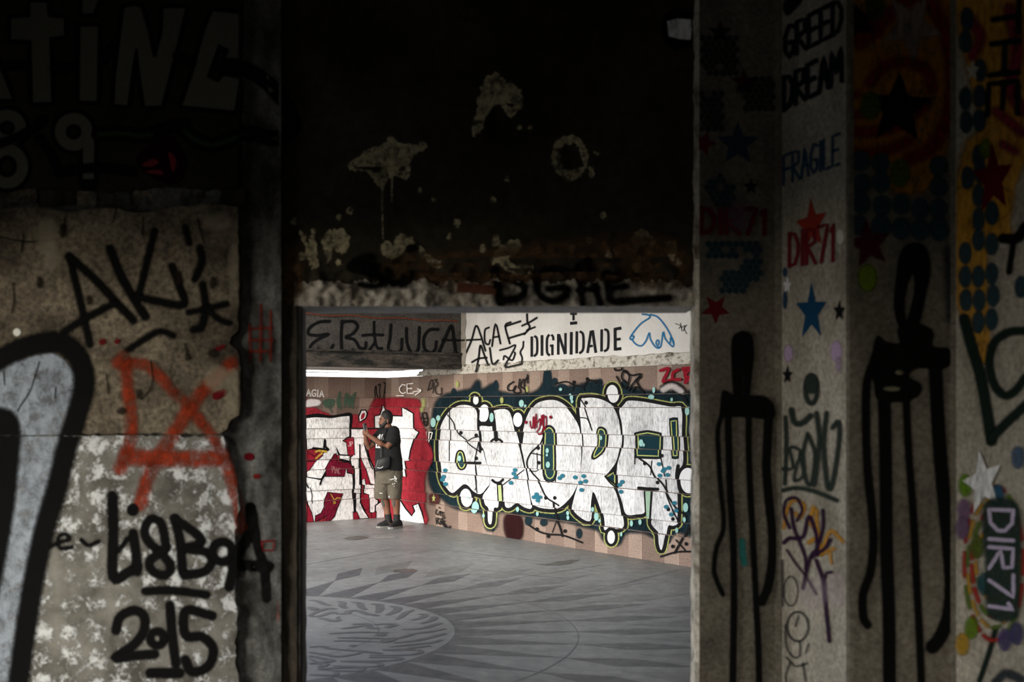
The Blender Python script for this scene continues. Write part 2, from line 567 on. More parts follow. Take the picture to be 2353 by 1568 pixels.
def tile_wall(name, ux, uy, length, full, seed, nsign):
    """mortar-backed wall faced with granite tiles, each tile its own piece"""
    nx, ny = (uy, -ux) if (uy * -KX + -ux * -KY) > 0 else (-uy, ux)
    def W(u, off, v): return (KX + u * ux + off * nx, KY + u * uy + off * ny, v)
    V = [W(u, o, v) for v in (-0.05, TOP) for u, o in ((-0.3, -0.028), (full, -0.028), (full, -0.3), (-0.3, -0.3))]
    Fc = [(0, 1, 5, 4), (1, 2, 6, 5), (2, 3, 7, 6), (3, 0, 4, 7), (4, 5, 6, 7), (3, 2, 1, 0)]
    wall = struct(mesh(name, V, Fc, M['mortar']))
    crs = courses(length, seed)
    cache = {}
    rz = math.atan2(uy, ux)
    flip = (ux * ny - uy * nx) < 0           # outward normal lies on local -y when True
    for v0, v1, off, ed in crs:
        for e0, e1, lt in ed:
            key = (round(e1 - e0, 3), round(v1 - v0, 3), lt)
            if key not in cache:
                g = 0.0014
                t0, t1 = (0.0, 0.028) if flip else (-0.028, 0.0)
                v, f = boxv(g, e1 - e0 - g, t0, t1, g, v1 - v0 - g)
                me = bpy.data.meshes.new('granite_tile')
                me.from_pydata(v, [], f); me.update()
                me.materials.append(M['tile_light'] if lt else M['tile_dark'])
                cache[key] = me
            o = bpy.data.objects.new('granite_tile', cache[key])
            COL.objects.link(o)
            o.location = W(e0, off, v0)
            o.rotation_euler = (0, 0, rz)
            o.parent = wall
    return wall, crs, W

wallC, crsC, WC = tile_wall('wall_back_right', DCX, DCY, 7.6, 14.5, 3, 1)
wallL, crsL, WL = tile_wall('wall_back_left', DLX, DLY, 2.4, 2.5, 5, 1)
wallC['label'] = 'pink granite tiled hall wall with white bubble-letter graffiti'
wallL['label'] = 'pink granite tiled hall wall with red and white graffiti behind the man'

SC_ = Plane(KX, KY, DCX, DCY, clip=(886, None, 1640, None), band=band_of(crsC), parent=wallC)
SL_ = Plane(KX, KY, DLX, DLY, clip=(640, None, 886, None), band=band_of(crsL), parent=wallL)

SC_.courses, SL_.courses = crsC, crsL
# white plaster band above the right-hand tiles, its foot crumbled away
uB = SC_.uv(1057, 900)[0]
uE = SC_.uv(952, 900)[0]
def ragged_band(name, W, u0, u1, zlo, zhi, off, thick, seed, mat, amp=0.025, n=90):
    r = random.Random(seed)
    V, Fc = [], []
    for i in range(n + 1):
        u = u0 + (u1 - u0) * i / n
        z = zlo + amp * noise.noise((u * 5.0, seed, 0)) + amp * 0.7 * noise.noise((u * 19.0, seed, 2))
        V += [W(u, off, z), W(u, off, zhi), W(u, off - thick, z), W(u, off - thick, zhi)]
    for i in range(n):
        a, b = i * 4, i * 4 + 4
        Fc += [(a, b, b + 1, a + 1), (a + 2, a + 3, b + 3, b + 2), (a, a + 2, b + 2, b), (a + 1, b + 1, b + 3, a + 3)]
    Fc += [(0, 1, 3, 2), (n * 4, n * 4 + 2, n * 4 + 3, n * 4 + 1)]
    return mesh(name, V, Fc, mat)
bandW = struct(ragged_band('wall_back_right_upper', WC, uB + 0.12, 14.5, TOP + 0.135, 3.5, -0.012, 0.25, 4, M['white_wall']))
bandW['label'] = 'white painted band of wall above the granite tiles, stencilled in black'
V, Fc = [], []
n1, n2 = 260, 9
for j in range(n2 + 1):
    for i in range(n1 + 1):
        u = uE + (7.8 - uE) * i / n1
        z = TOP + 0.004 + 0.17 * j / n2
        d = -0.035 + 0.03 * noise.noise((u * 9, z * 22, 1)) + 0.02 * noise.noise((u * 31, z * 50, 5))
        if j == 0: d = min(d, -0.02)
        z = min(z, TOP + 0.02 + 0.3 * max(u - uE, 0) + 0.02 * noise.noise((u * 14, 0, 4)))
        V.append(WC(u, d, z))
for j in range(n2):
    for i in range(n1):
        a = j * (n1 + 1) + i
        Fc.append((a, a + 1, a + n1 + 2, a + n1 + 1))
mesh('crumbled_mortar', V, Fc, M['mortar_edge'], bandW)
V = [WC(u, o, z) for z in (TOP + 0.0, 3.5) for u, o in ((uE + 0.12, -0.08), (14.5, -0.08), (14.5, -0.3), (uE + 0.12, -0.3))]
mesh('backing', V, [(0, 1, 5, 4), (1, 2, 6, 5), (2, 3, 7, 6), (3, 0, 4, 7), (4, 5, 6, 7), (3, 2, 1, 0)], M['mortar_edge'], bandW)
# bare vertical edge where the plaster has come off beside the beam
V = []
for k in range(31):
    z = TOP + 0.13 + (3.5 - TOP - 0.13) * k / 30
    V += [WC(uB - 0.02, -0.02 + 0.01 * noise.noise((z * 9, 3, 0)), z), WC(uB + 0.14 + 0.05 * noise.noise((z * 7, 0, 8)), -0.006, z)]
mesh('bare_edge', V, [(2 * k, 2 * k + 1, 2 * k + 3, 2 * k + 2) for k in range(30)], plaster('beige_render', (0.28, 0.24, 0.2), (0.46, 0.42, 0.38), 6.0), bandW)
SW_ = Plane(WC(0, -0.012, 0)[0], WC(0, -0.012, 0)[1], DCX, DCY, clip=(1057, None, 1640, None), parent=bandW)
for o_ in (SC_, SL_): pass

# dark beam in front of the left-hand wall
bx, by = WC(uB, 0, 0)[:2]
def WB(u, off, v): return (bx + u * DLX - off * DLY * -1 * 0 + off * 0.5704, by + u * DLY + off * -0.8214, v)
def bprism(name, u0, u1, o0, o1, z0, z1, mat, parent=None):
    V = [WB(u, o, v) for v in (z0, z1) for u, o in ((u0, o1), (u1, o1), (u1, o0), (u0, o0))]
    return mesh(name, V, [(0, 1, 5, 4), (1, 2, 6, 5), (2, 3, 7, 6), (3, 0, 4, 7), (4, 5, 6, 7), (3, 2, 1, 0)], mat, parent)
beam = struct(bprism('trim_1', 0.0, 2.9, -0.22, 0.0, 2.47, 3.5, M['beam']))
beam['label'] = 'dark grimy concrete beam with black ER+LUCA lettering'
bprism('lower_edge', 0.0, 2.9, -0.24, 0.02, 2.275, 2.475, M['beam_low'], beam)
bprism('flange', 0.0, 2.9, -0.1, 0.05, 2.47, 2.50, M['beam_low'], beam)
rust = flat('rusted_pipe', (0.22, 0.06, 0.03), 0.8, 0.5, 12)
V, Fc = [], []
for k in range(25):
    u = 0.05 + 2.8 * k / 24
    c = WB(u, 0.03, 2.945 + 0.01 * math.sin(k))
    for a in range(6):
        V.append((c[0], c[1] + 0.011 * math.cos(a * math.pi / 3), c[2] + 0.011 * math.sin(a * math.pi / 3)))
for k in range(24):
    for a in range(6):
        Fc.append((k * 6 + a, k * 6 + (a + 1) % 6, k * 6 + 6 + (a + 1) % 6, k * 6 + 6 + a))
mesh('conduit', V, Fc, rust, beam)
boltm = flat('black_bolt', (0.015, 0.015, 0.015))
for u in (0.12, 0.62, 1.15, 1.7, 2.2):
    bprism('bolt', u, u + 0.035, 0.04, 0.065, 2.49, 2.52, boltm, beam)
SB_ = Plane(bx, by, DLX, DLY, clip=(640, None, 1057, None), parent=beam)

# slatted soffit between the beam and the left-hand wall
soff = struct(bprism('ceiling_soffit', -0.1, 2.9, -2.3, -0.05, 2.40, 2.48, M['ceiling']))
soff['label'] = 'white slatted soffit behind the dark beam'
rr = random.Random(11)
for k in range(9):
    o1 = -0.24 - k * 0.225
    dz = 2.292 + rr.uniform(0, 0.012)
    bprism('slat', 0.0, 2.85, o1 - 0.205, o1, dz, dz + 0.02, M['slat'], soff)
# loose battens hanging below the soffit
for u0, u1, o1, z0, z1 in ((1.3, 2.0, -1.5, 2.238, 2.240), (1.7, 2.8, -1.2, 2.232, 2.226), (1.0, 1.5, -1.8, 2.250, 2.252), (1.5, 2.8, -0.8, 2.252, 2.246), (0.5, 0.9, -1.5, 2.246, 2.249), (2.0, 2.8, -1.9, 2.216, 2.212)):
    V = [WB(u, o, z + h) for h in (0, 0.006) for u, o, z in ((u0, o1, z0), (u1, o1, z1), (u1, o1 - 0.05, z1), (u0, o1 - 0.05, z0))]
    mesh('batten', V, [(0, 1, 5, 4), (1, 2, 6, 5), (2, 3, 7, 6), (3, 0, 4, 7), (4, 5, 6, 7), (3, 2, 1, 0)], M['slat'], soff)

# hall ceiling and remaining shell
hc = struct(boxes('ceiling_hall', [(-2.2, 10.0, 6.28, 21.0, 3.5, 3.8), (-4.4, -2.2, 12.5, 21.0, 3.5, 3.8)], M['ceiling']))  # unseen outline cut back at the front left to admit skylight
hc['label'] = 'flat concrete ceiling of the open hall'

# floor: one screed, marble inlay pieces on it
floor = struct(boxes('floor', [(-7.5, 10.0, 6.1, 20.5, -0.15, 0.0)], M['floor']))
floor['label'] = 'grey marble hall floor with a dark sunburst inlay'
f2 = struct(boxes('floor_front', [(-3.6, 2.6, -4.0, 6.1, -0.15, 0.0)], M['interior']))
f2['label'] = 'bare floor of the dark front room'
gr = struct(boxes('ground', [(-90, -7.5, -60, 90, -0.4, -0.03), (-7.5, 60, -60, -4.2, -0.4, -0.03), (2.65, 60, -4.2, 6.05, -0.4, -0.03), (-7.5, -3.9, -4.2, 6.05, -0.4, -0.03), (-7.5, 60, 21.0, 90, -0.4, -0.03)], M['ground']))
gr['label'] = 'dry ground outside the building'
PCX, PCY, RI, RO = -2.22, 8.83, 1.785, 2.725
def pol(r, a, z=0.0012): return (PCX + r * math.cos(math.radians(a)), PCY + r * math.sin(math.radians(a)), z)
def inlay(name, pts2, mat, top=0.0012):
    n = len(pts2)
    V = [(x, y, top) for x, y in pts2] + [(x, y, -0.01) for x, y in pts2]
    tris = tessellate_polygon([[Vector((x, y, 0)) for x, y in pts2]])
    Fc = [tuple(t) for t in tris] + [(i, (i + 1) % n, n + (i + 1) % n, n + i) for i in range(n)]
    o = mesh(name, V, Fc, mat, floor)
    # make the top face look up
    for p in o.data.polygons[:len(tris)]:
        if p.normal.z < 0: p.flip()
    return o
def pp(r, a): return pol(r, a)[:2]
for k in range(-8, 11):
    a = 1.3 + 9.9 * k
    base = [pp(RI, a - 4.95 + 9.9 * j / 6) for j in range(7)]
    inlay('ray_inlay', base + [pp(RO, a)], M['floor_dark'])
    if k < 9:
        inlay('lozenge_inlay', [pp(RO, a), pp(3.12, a - 2.5), pp(3.66, a), pp(3.2, a + 2.2)], M['floor_dark'])
fm = marble('mid_grey_marble', (0.13, 0.13, 0.128), (0.195, 0.195, 0.193), 0.42)
for k in range(-6, 8):
    a = 6.2 + 9.9 * k
    inlay('outer_lozenge_inlay', [pp(3.2, a), pp(3.7, a - 2.6), pp(4.35, a), pp(3.7, a + 2.6)], fm)
def ring(name, r0, r1, a0=-180, a1=180, n=120, mat=None):
    pts = [pp(r1, a0 + (a1 - a0) * i / n) for i in range(n + 1)] + [pp(r0, a1 - (a1 - a0) * i / n) for i in range(n + 1)]
    V = [(x, y, 0.0016) for x, y in pts]
    m_ = n + 1
    Fc = [(i, i + 1, 2 * m_ - 2 - i, 2 * m_ - 1 - i) for i in range(n)]
    return mesh(name, V, Fc, mat or M['joint'], floor)
ring('ring_joint', RO - 0.003, RO + 0.003)
ring('ring_joint', RI - 0.004, RI + 0.004)
ring('ring_joint', 1.187, 1.193)
ring('ring_joint', 0.60, 0.608)
# straight slab joints
def gpx(x, y):
    Z = F * H / (y - HY)
    return ((x - CX) * Z / F, Z)
def joint(a, b, wd=0.006, name='slab_joint', mat=None):
    (x0, y0), (x1, y1) = gpx(*a), gpx(*b)
    d = math.hypot(x1 - x0, y1 - y0)
    nx, ny = -(y1 - y0) / d * wd, (x1 - x0) / d * wd
    return mesh(name, [(x0 + nx, y0 + ny, .0014), (x0 - nx, y0 - ny, .0014), (x1 - nx, y1 - ny, .0014), (x1 + nx, y1 + ny, .0014)], [(0, 1, 2, 3)], mat or M['joint'], floor)
for a, b in [((640, 1253), (752, 1242)), ((800, 1234), (1010, 1216)), ((1000, 1219), (1040, 1214)), ((700, 1226), (770, 1238)), ((770, 1229), (870, 1235)),
             ((870, 1239), (915, 1234)), ((860, 1237), (830, 1226)), ((880, 1283), (1010, 1262)), ((640, 1310), (900, 1262)), ((1000, 1262), (1240, 1290)),
             ((1180, 1330), (1380, 1300)), ((1320, 1370), (1560, 1310)), ((1100, 1310), (1290, 1330))]:
    joint(a, b)
drk = marble('damp_stain', (0.05, 0.05, 0.045), (0.09, 0.085, 0.075), 0.35)
def stain(pts, seed, mat, name='damp_patch', z=0.0018):
    q = [gpx(*p) for p in ragged(pts, 1.2, seed, 4)]
    V = [(x, y, z) for x, y in q]
    tr = tessellate_polygon([[Vector((x, y, 0)) for x, y in q]])
    return mesh(name, V, [tuple(t) for t in tr], mat, floor)
stain([(787, 1238), (820, 1233), (846, 1235), (838, 1239), (805, 1241)], 3, drk)
stain([(1228, 1298), (1270, 1294), (1300, 1288), (1330, 1287), (1310, 1296), (1275, 1300)], 4, drk)
stain([(908, 1309), (940, 1308), (960, 1313), (930, 1316), (905, 1314)], 5, drk)
wht = marble('pale_replaced_slab', (0.25, 0.245, 0.24), (0.31, 0.305, 0.3), 0.4)
stain([(846, 1236), (874, 1233), (912, 1234), (880, 1239)], 6, wht, 'pale_slab')

# medallion inside the inner ring: curling dark inlay
fm2 = marble('scroll_grey_marble', (0.085, 0.087, 0.093), (0.135, 0.138, 0.145), 0.42)
CK = [0]
def curl(pts, wd, name='scroll_inlay'):
    CK[0] += 1
    zc = 0.0019 + 0.00003 * CK[0]
    g = [gpx(700 + x / 5.85, 1300 + y / 5.85) for x, y in openc(pts, 6)]
    n = len(g)
    V = []
    for i, (x, y) in enumerate(g):
        p0, p1 = g[max(i - 1, 0)], g[min(i + 1, n - 1)]
        dx, dy = p1[0] - p0[0], p1[1] - p0[1]
        d = math.hypot(dx, dy) or 1
        k = 0.62 * wd * (0.35 + 0.65 * math.sin(math.pi * (0.12 + 0.76 * i / (n - 1))))
        V += [(x - dy / d * k, y + dx / d * k, zc + 1e-6 * i), (x + dy / d * k, y - dx / d * k, zc + 1e-6 * i)]
    return mesh(name, V, [(2 * i, 2 * i + 1, 2 * i + 3, 2 * i + 2) for i in range(n - 1)], fm2, floor)
for pts, wd in [
    ([(60, 470), (170, 480), (270, 525), (350, 540)], .05), ([(440, 485), (510, 500), (500, 545), (560, 580)], .055), ([(640, 490), (740, 515), (760, 560), (830, 600)], .055),
    ([(900, 520), (1000, 530), (1010, 590), (980, 640)], .06), ([(1150, 550), (1250, 570), (1220, 620), (1110, 670)], .06), ([(1460, 600), (1360, 640), (1300, 690), (1230, 730)], .045),
    ([(1530, 655), (1620, 665), (1570, 705), (1440, 740)], .05), ([(1690, 690), (1750, 700), (1690, 745), (1560, 785)], .05), ([(1840, 775), (1750, 800), (1560, 850), (1300, 865)], .05),
    ([(1890, 850), (1700, 890), (1480, 920), (1260, 985)], .045), ([(1900, 915), (1700, 965), (1500, 1010), (1200, 1045)], .05), ([(1850, 1000), (1700, 1040), (1450, 1065), (1150, 1100)], .045),
    ([(1690, 1080), (1500, 1105), (1280, 1130), (1040, 1140)], .04), ([(1120, 1145), (1500, 1140), (1560, 1175), (1380, 1205), (870, 1215)], .035), ([(860, 1240), (1240, 1240), (1280, 1265), (1050, 1285), (480, 1290)], .035),
    ([(480, 1290), (960, 1310), (1020, 1345), (900, 1365), (380, 1355)], .035), ([(180, 1390), (700, 1375), (780, 1395), (650, 1425), (180, 1400)], .035), ([(60, 1470), (350, 1480), (430, 1460), (390, 1415)], .035),
    ([(50, 575), (100, 570), (140, 590), (90, 605)], .06), ([(60, 680), (200, 610), (330, 580), (430, 590)], .05), ([(60, 690), (200, 680), (340, 640), (430, 640)], .05),
    ([(420, 655), (560, 650), (600, 615), (720, 612), (800, 640), (860, 670)], .055), ([(860, 670), (920, 665), (990, 680)], .05), ([(190, 705), (310, 730), (380, 750), (460, 750)], .05),
    ([(460, 690), (440, 720), (490, 745)], .03), ([(640, 795), (760, 790), (840, 795), (880, 840), (1000, 850)], .055), ([(480, 855), (640, 835), (830, 808)], .045), ([(930, 800), (1080, 790), (1240, 790)], .03),
    ([(1100, 840), (1180, 810), (1260, 800)], .06), ([(320, 920), (600, 905), (850, 900), (1130, 910)], .035), ([(960, 945), (1100, 930)], .07), ([(440, 975), (700, 975), (1070, 985)], .04),
    ([(390, 1020), (600, 1015), (980, 1030)], .04), ([(1040, 1040), (1120, 1010), (1200, 975)], .08), ([(600, 1080), (700, 1075)], .05), ([(60, 1100), (250, 1090), (330, 1120), (470, 1130)], .035),
    ([(480, 1135), (700, 1150), (860, 1165), (1040, 1190)], .045), ([(60, 1170), (250, 1195), (420, 1225), (560, 1215), (760, 1180)], .04), ([(60, 1215), (280, 1260), (360, 1285), (200, 1310), (60, 1325)], .045),
    ([(190, 1370), (260, 1345), (220, 1320), (330, 1335)], .04), ([(60, 1250), (180, 1310), (300, 1360)], .02)]:
    curl(pts, wd)

# ------------------------------------------------------------------ the dark front room
def hf_depth(Y0, f):
    return lambda x, y: Y0 - f(x, y)
def hfield(name, x0, x1, y0, y1, nx, ny, depth, mat, parent=None, edge=None):
    V, Fc = [], []
    for j in range(ny + 1):
        for i in range(nx + 1):
            x, y = x0 + (x1 - x0) * i / nx, y0 + (y1 - y0) * j / ny
            if edge: x, y = edge(x, y, i / nx, j / ny)
            V.append(P(x, y, depth(x, y)))
    for j in range(ny):
        for i in range(nx):
            a = j * (nx + 1) + i
            Fc.append((a, a + nx + 1, a + nx + 2, a + 1))
    return mesh(name, V, Fc, mat, parent, smooth=True)
def sst(a, b, x):
    t = min(max((x - a) / (b - a), 0), 1)
    return t * t * (3 - 2 * t)
def lin_f(x, y):
    k = sst(560, 650, y)
    v = 0.05 * k * max(noise.noise((x / 62, y / 45, 1)), -0.3) + 0.022 * k * noise.noise((x / 19, y / 17, 4)) + 0.008 * k * noise.noise((x / 8, y / 8, 9))
    for cx_, cy_, rx_, ry_, d_ in ((893, 372, 26, 34, .05), (1140, 280, 22, 40, .05), (1312, 358, 30, 34, .06), (945, 600, 45, 30, .035), (1470, 610, 22, 40, .03)):
        q = ((x - cx_) / rx_) ** 2 + ((y - cy_) / ry_) ** 2
        if q < 3: v -= d_ * math.exp(-q * 1.2)
    return v
lin_d = hf_depth(6.0, lin_f)
def lin_edge(x, y, i, j):
    if j == 1: y += 4 * noise.noise((x / 22, 0, 3))
    return x, y
wallF = struct(boxes('wall_front', [(P(600, 0, 6.03).x, P(1640, 0, 6.03).x, 6.08, 6.44, P(0, 702, 6.08).z, 4.3),
                                    (-3.85, P(640, 0, 6.1).x, 6.05, 6.28, 0, 4.3), (P(1650, 0, 6.1).x, 2.75, 6.05, 6.28, 0, 4.3), (2.75, 10.0, 6.05, 6.28, 3.4, 4.3), (6.2, 10.0, 6.05, 6.28, 0, 3.4), (2.75, 6.2, 6.05, 6.28, 0, 0.3)], M['interior']))  # unseen opening at the right added to light the left-hand hall wall
wallF['label'] = 'soot-blackened wall over the doorway with pale chipped patches'
lintel = hfield('lintel_face', 618, 1612, -70, 703, 210, 150, lin_d, M['lintel'], wallF, lin_edge)
# pale broken strip of plaster along the foot of the lintel
def strip_edge(x, y, i, j):
    if j < 0.2: y += 18 * noise.noise((x / 34, 0, 7)) + 9 * noise.noise((x / 9, 0, 2))
    if j == 1: y += 3 * noise.noise((x / 22, 0, 3))
    return x, y
stripo = hfield('broken_plaster_strip', 676, 1598, 648, 704, 240, 12, lambda x, y: lin_d(x, y) - 0.012 - 0.035 * max(noise.noise((x / 17, y / 11, 3)), 0), M['rubble'], wallF, strip_edge)
V, Fc = [], []
for i in range(61):
    x = 676 + (1606 - 676) * i / 60
    y = 703 + 3 * noise.noise((x / 22, 0, 3))
    a = P(x, y, lin_d(x, y) - 0.012); b = P(x, 704, 6.0); b = Vector((a.x, 6.44, b.z))
    V += [a, b]
mesh('reveal_soffit', V, [(2 * i, 2 * i + 1, 2 * i + 3, 2 * i + 2) for i in range(60)], M['frame'], wallF)
SLN = Plane(0, 6.0, 1, 0, clip=(560, None, 1603, 704), depthf=lambda x, y: lin_d(x, y) - (0.0 if y < 645 else 0.03 * sst(640, 656, y)), parent=wallF)

# the exposed brick end in the lintel
bk = P(1095, 664, 5.955)
brk = boxes('exposed_brick', [(-0.10, 0.10, -0.02, 0.08, -0.022, 0.022)], M['brick'], wallF)
brk.location = bk; brk.rotation_euler = (0, 0.08, 0.1)

M['jamb_pale'] = plaster('worn_pale_jamb', (0.14, 0.13, 0.125), (0.36, 0.34, 0.33), 6.0, 0.3, 0.3, 0.01)
# left post: brown battered casing and pale inner edge
def post(name, prof, mat, seed, z0=0.0, z1=None, amp=0.006, n=70, parent=None):
    z1 = z1 if z1 is not None else P(0, 704, 6.0).z
    V, Fc = [], []
    m_ = len(prof)
    for k in range(n + 1):
        z = z0 + (z1 - z0) * k / n
        for i, (x, y) in enumerate(prof):
            e = amp if 0 < i < m_ - 1 else 0
            V.append((x + e * noise.noise((z * 9, i * 3.1, seed)) + e * .6 * noise.noise((z * 31, i * 3.1, seed)), y + e * noise.noise((z * 8, i * 5.7, seed + 9)), z))
    for k in range(n):
        for i in range(m_ - 1):
            a = k * m_ + i
            Fc.append((a, a + 1, a + m_ + 1, a + m_))
    return mesh(name, V, Fc, mat, parent)
def X(x, Y): return (x - CX) * Y / F
d1 = struct(post('door_1', [(X(628, 6.0), 6.06), (X(634, 5.96), 5.97), (X(650, 5.96), 5.955), (X(664, 5.96), 5.965), (X(682, 5.97), 5.96), (X(686, 5.97), 6.0), (X(691, 6.0), 6.05)], M['jamb'], 2))
d1['label'] = 'battered brown casing of the open doorway'
post('left_reveal', [(X(684, 5.99), 5.99), (X(690, 6.0), 6.0), (X(694, 6.1), 6.09), (X(697, 6.12), 6.12), (X(699, 6.16), 6.16), (X(703, 6.40), 6.40), (X(704, 6.44), 6.44), (X(640, 6.44), 6.45)], M['jamb_pale'], 6, amp=0.004, parent=d1)

# right-hand folded wall of pilasters
def rwall():
    prof = [(X(1590, 6.44) , 6.45), (X(1586, 6.44), 6.43), (X(1590, 6.1), 6.1), (X(1596, 5.93), 5.925), (X(1607, 5.9), 5.9), (X(1780, 5.9), 5.9), (X(1793, 5.9), 5.885),
            (X(1797, 5.86), 5.86), (X(1944, 5.295), 5.295), (X(1951, 5.275), 5.272), (X(1962, 5.27), 5.27), (X(2183, 5.27), 5.27), (X(2192, 5.27), 5.262), (X(2197, 5.245), 5.245), (2.18, 4.71), (2.2, 4.6), (2.6, 4.6), (2.6, 6.3)]
    soft = {1: .008, 2: .012, 3: .012, 6: .005, 9: .005, 12: .005}
    V, Fc, mi = [], [], []
    n, m_ = 170, len(prof)
    for k in range(n + 1):
        z = 4.3 * k / n
        for i, (x, y) in enumerate(prof):
            e = soft.get(i, 0)
            dx = e * (noise.noise((z * 6, i * 3.3, 1)) + .8 * noise.noise((z * 21, i * 3.3, 5)))
            dy = e * (noise.noise((z * 7, i * 2.3, 11)) + .8 * noise.noise((z * 25, i * 1.3, 15)))
            V.append((x + dx, y + dy, z))
    for k in range(n):
        for i in range(m_ - 1):
            a = k * m_ + i
            Fc.append((a, a + 1, a + m_ + 1, a + m_))
            mi.append(2 if i in (0, 1, 2, 3) else (1 if i in (7, 13) else 0))  # the two returns take the paler, lit copy of the concrete
    o = mesh('wall_right', V, Fc, [M['pil_dark'], M['pil_lit'], M['rubble']])
    o.data.polygons.foreach_set('material_index', mi)
    return struct(o)
wallR = rwall()
wallR['label'] = 'stepped concrete pilasters right of the doorway covered in stencils and spray paint'
SR1 = Plane(0, 5.9, 1, 0, clip=(1606, None, 1782, None), parent=wallR)
def plane2(xa, Ya, xb, Yb, clip):
    ax, bx_ = X(xa, Ya), X(xb, Yb)
    return Plane(ax, Ya, bx_ - ax, Yb - Ya, clip=clip, parent=wallR)
SR2 = plane2(1797, 5.86, 1944, 5.295, (1797.5, None, 1943.5, None))
SR3 = Plane(0, 5.27, 1, 0, clip=(1962, None, 2183, None), parent=wallR)
_ax = X(2197, 5.245)
SR4 = Plane(_ax, 5.245, 2.18 - _ax, 4.71 - 5.245, clip=(2198, None, 2400, None), parent=wallR)
wr2 = struct(boxes('wall_right_rear', [(2.2, 2.6, -4.2, 4.6, 0, 4.3)], M['interior']))
wr2['label'] = 'side wall of the dark front room behind the pilasters'

# left-hand wall: plaster sheets with torn edges over a recessed ground
def slab(name, pts, Y, thick, mat, parent=None):
    n = len(pts)
    V = [P(x, y, Y) for x, y in pts]
    V += [Vector((v.x, v.y + thick, v.z)) for v in V]
    tr = tessellate_polygon([[Vector((v.x, v.z, 0)) for v in V[:n]]])
    Fc = [tuple(t) for t in tr] + [(i, (i + 1) % n, n + (i + 1) % n, n + i) for i in range(n)]
    o = mesh(name, V, Fc, mat, parent)
    for p in o.data.polygons[:len(tr)]:
        if p.normal.y > 0: p.flip()
    return o
def tear(pts, amp, seed, step=9):
    r = random.Random(seed)
    out = []
    n = len(pts)
    for i in range(n):
        (x0, y0), (x1, y1) = pts[i], pts[(i + 1) % n]
        m_ = max(1, int(math.hypot(x1 - x0, y1 - y0) / step))
        for k in range(m_):
            x, y = x0 + (x1 - x0) * k / m_, y0 + (y1 - y0) * k / m_
            e = amp if k else 0
            if x < -100: e = 0
            out.append((x + r.uniform(-e, e), y + r.uniform(-e, e)))
    return out
YL = 5.85
def rec_f(x, y):
    return 0.03 * max(noise.noise((x / 48, y / 90, 2)), -.4) + 0.012 * noise.noise((x / 17, y / 24, 6)) + 0.007 * noise.noise((x / 6, y / 7, 9))
rec_d = hf_depth(5.915, rec_f)
wl_back = struct(hfield('wall_front_left', -420, 646, -120, 1700, 150, 170, rec_d, M['cement']))
wl_back['label'] = 'peeling plaster wall left of the doorway with black and red graffiti'
sgn = slab('sign_panel', tear([(-420, -120), (553, -120), (552, 60), (549, 300), (546, 424), (500, 434), (380, 426), (250, 438), (120, 430), (-420, 436)], 2.5, 1), YL, 0.14, M['sign'], wl_back)
upp = slab('upper_plaster', tear([(-420, 478), (-10, 482), (60, 474), (160, 486), (250, 478), (330, 490), (420, 474), (490, 468), (547, 476), (549, 640), (546, 760), (530, 775), (526, 790), (545, 805), (550, 830), (551, 900), (548, 955), (530, 965), (522, 985), (505, 997), (300, 996), (160, 999), (-420, 999)], 2.2, 2), YL, 0.13, M['plaster_left'], wl_back)
low = slab('lower_plaster', tear([(-420, 1004), (160, 1003), (300, 1002), (512, 1003), (525, 1060), (545, 1130), (552, 1170), (542, 1190), (539, 1260), (538, 1330), (540, 1370), (545, 1420), (540, 1500), (548, 1580), (545, 1700), (-420, 1700)], 2.6, 3), YL + 0.012, 0.12, M['mottled'], wl_back)
# rubble course between the sign and the plaster
rr = random.Random(21)
x = -40
while x < 560:
    wd = rr.uniform(48, 92)
    hh = rr.uniform(26, 40)
    yc = 455 + rr.uniform(-5, 5)
    pts = tear([(x + 3, yc - hh / 2), (x + wd - 3, yc - hh / 2 + rr.uniform(-4, 4)), (x + wd - 2, yc + hh / 2), (x + 2, yc + hh / 2 + rr.uniform(-4, 4))], 2.5, int(x) + 500, 10)
    slab('broken_brick', pts, rr.uniform(5.88, 5.93), 0.08, rr.choice([M['jamb'], M['plaster_left'], M['brick'], M['jamb']]), wl_back)
    x += wd
SLF = Plane(0, YL, 1, 0, clip=(None, None, 548, 1000), parent=wl_back)
SLF2 = Plane(0, YL + 0.012, 1, 0, clip=(None, 1003, 545, None), parent=wl_back)
SRC = Plane(0, 5.99, 1, 0, clip=(549, None, 640, None), depthf=rec_d, parent=wl_back)

# remaining shell of the front room, its unseen openings placed and sized for light
WX = -3.6
wy0, wy1, wz0, wz1 = 2.3, 5.0, 0.25, 2.65
wl = struct(boxes('wall_left', [(WX - .25, WX, -4.2, wy0, 0, 4.3), (WX - .25, WX, wy1, 6.28, 0, 4.3), (WX - .25, WX, wy0, wy1, 0, wz0), (WX - .25, WX, wy0, wy1, wz1, 4.3)], M['interior']))
wl['label'] = 'side wall of the dark front room with an open window hole'
wb = struct(boxes('wall_rear', [(WX - .25, -2.2, -4.25, -4.0, 0, 4.3), (1.4, 2.6, -4.25, -4.0, 0, 4.3), (-2.2, 1.4, -4.25, -4.0, 2.2, 4.3)], M['interior']))  # unseen opening added behind the camera to light the pilaster faces
wb['label'] = 'rear wall of the dark front room with an added opening for daylight'
cl = struct(boxes('ceiling', [(WX - .3, 2.7, -4.3, 6.28, 4.3, 4.5)], M['interior']))
cl['label'] = 'ceiling of the dark front room'
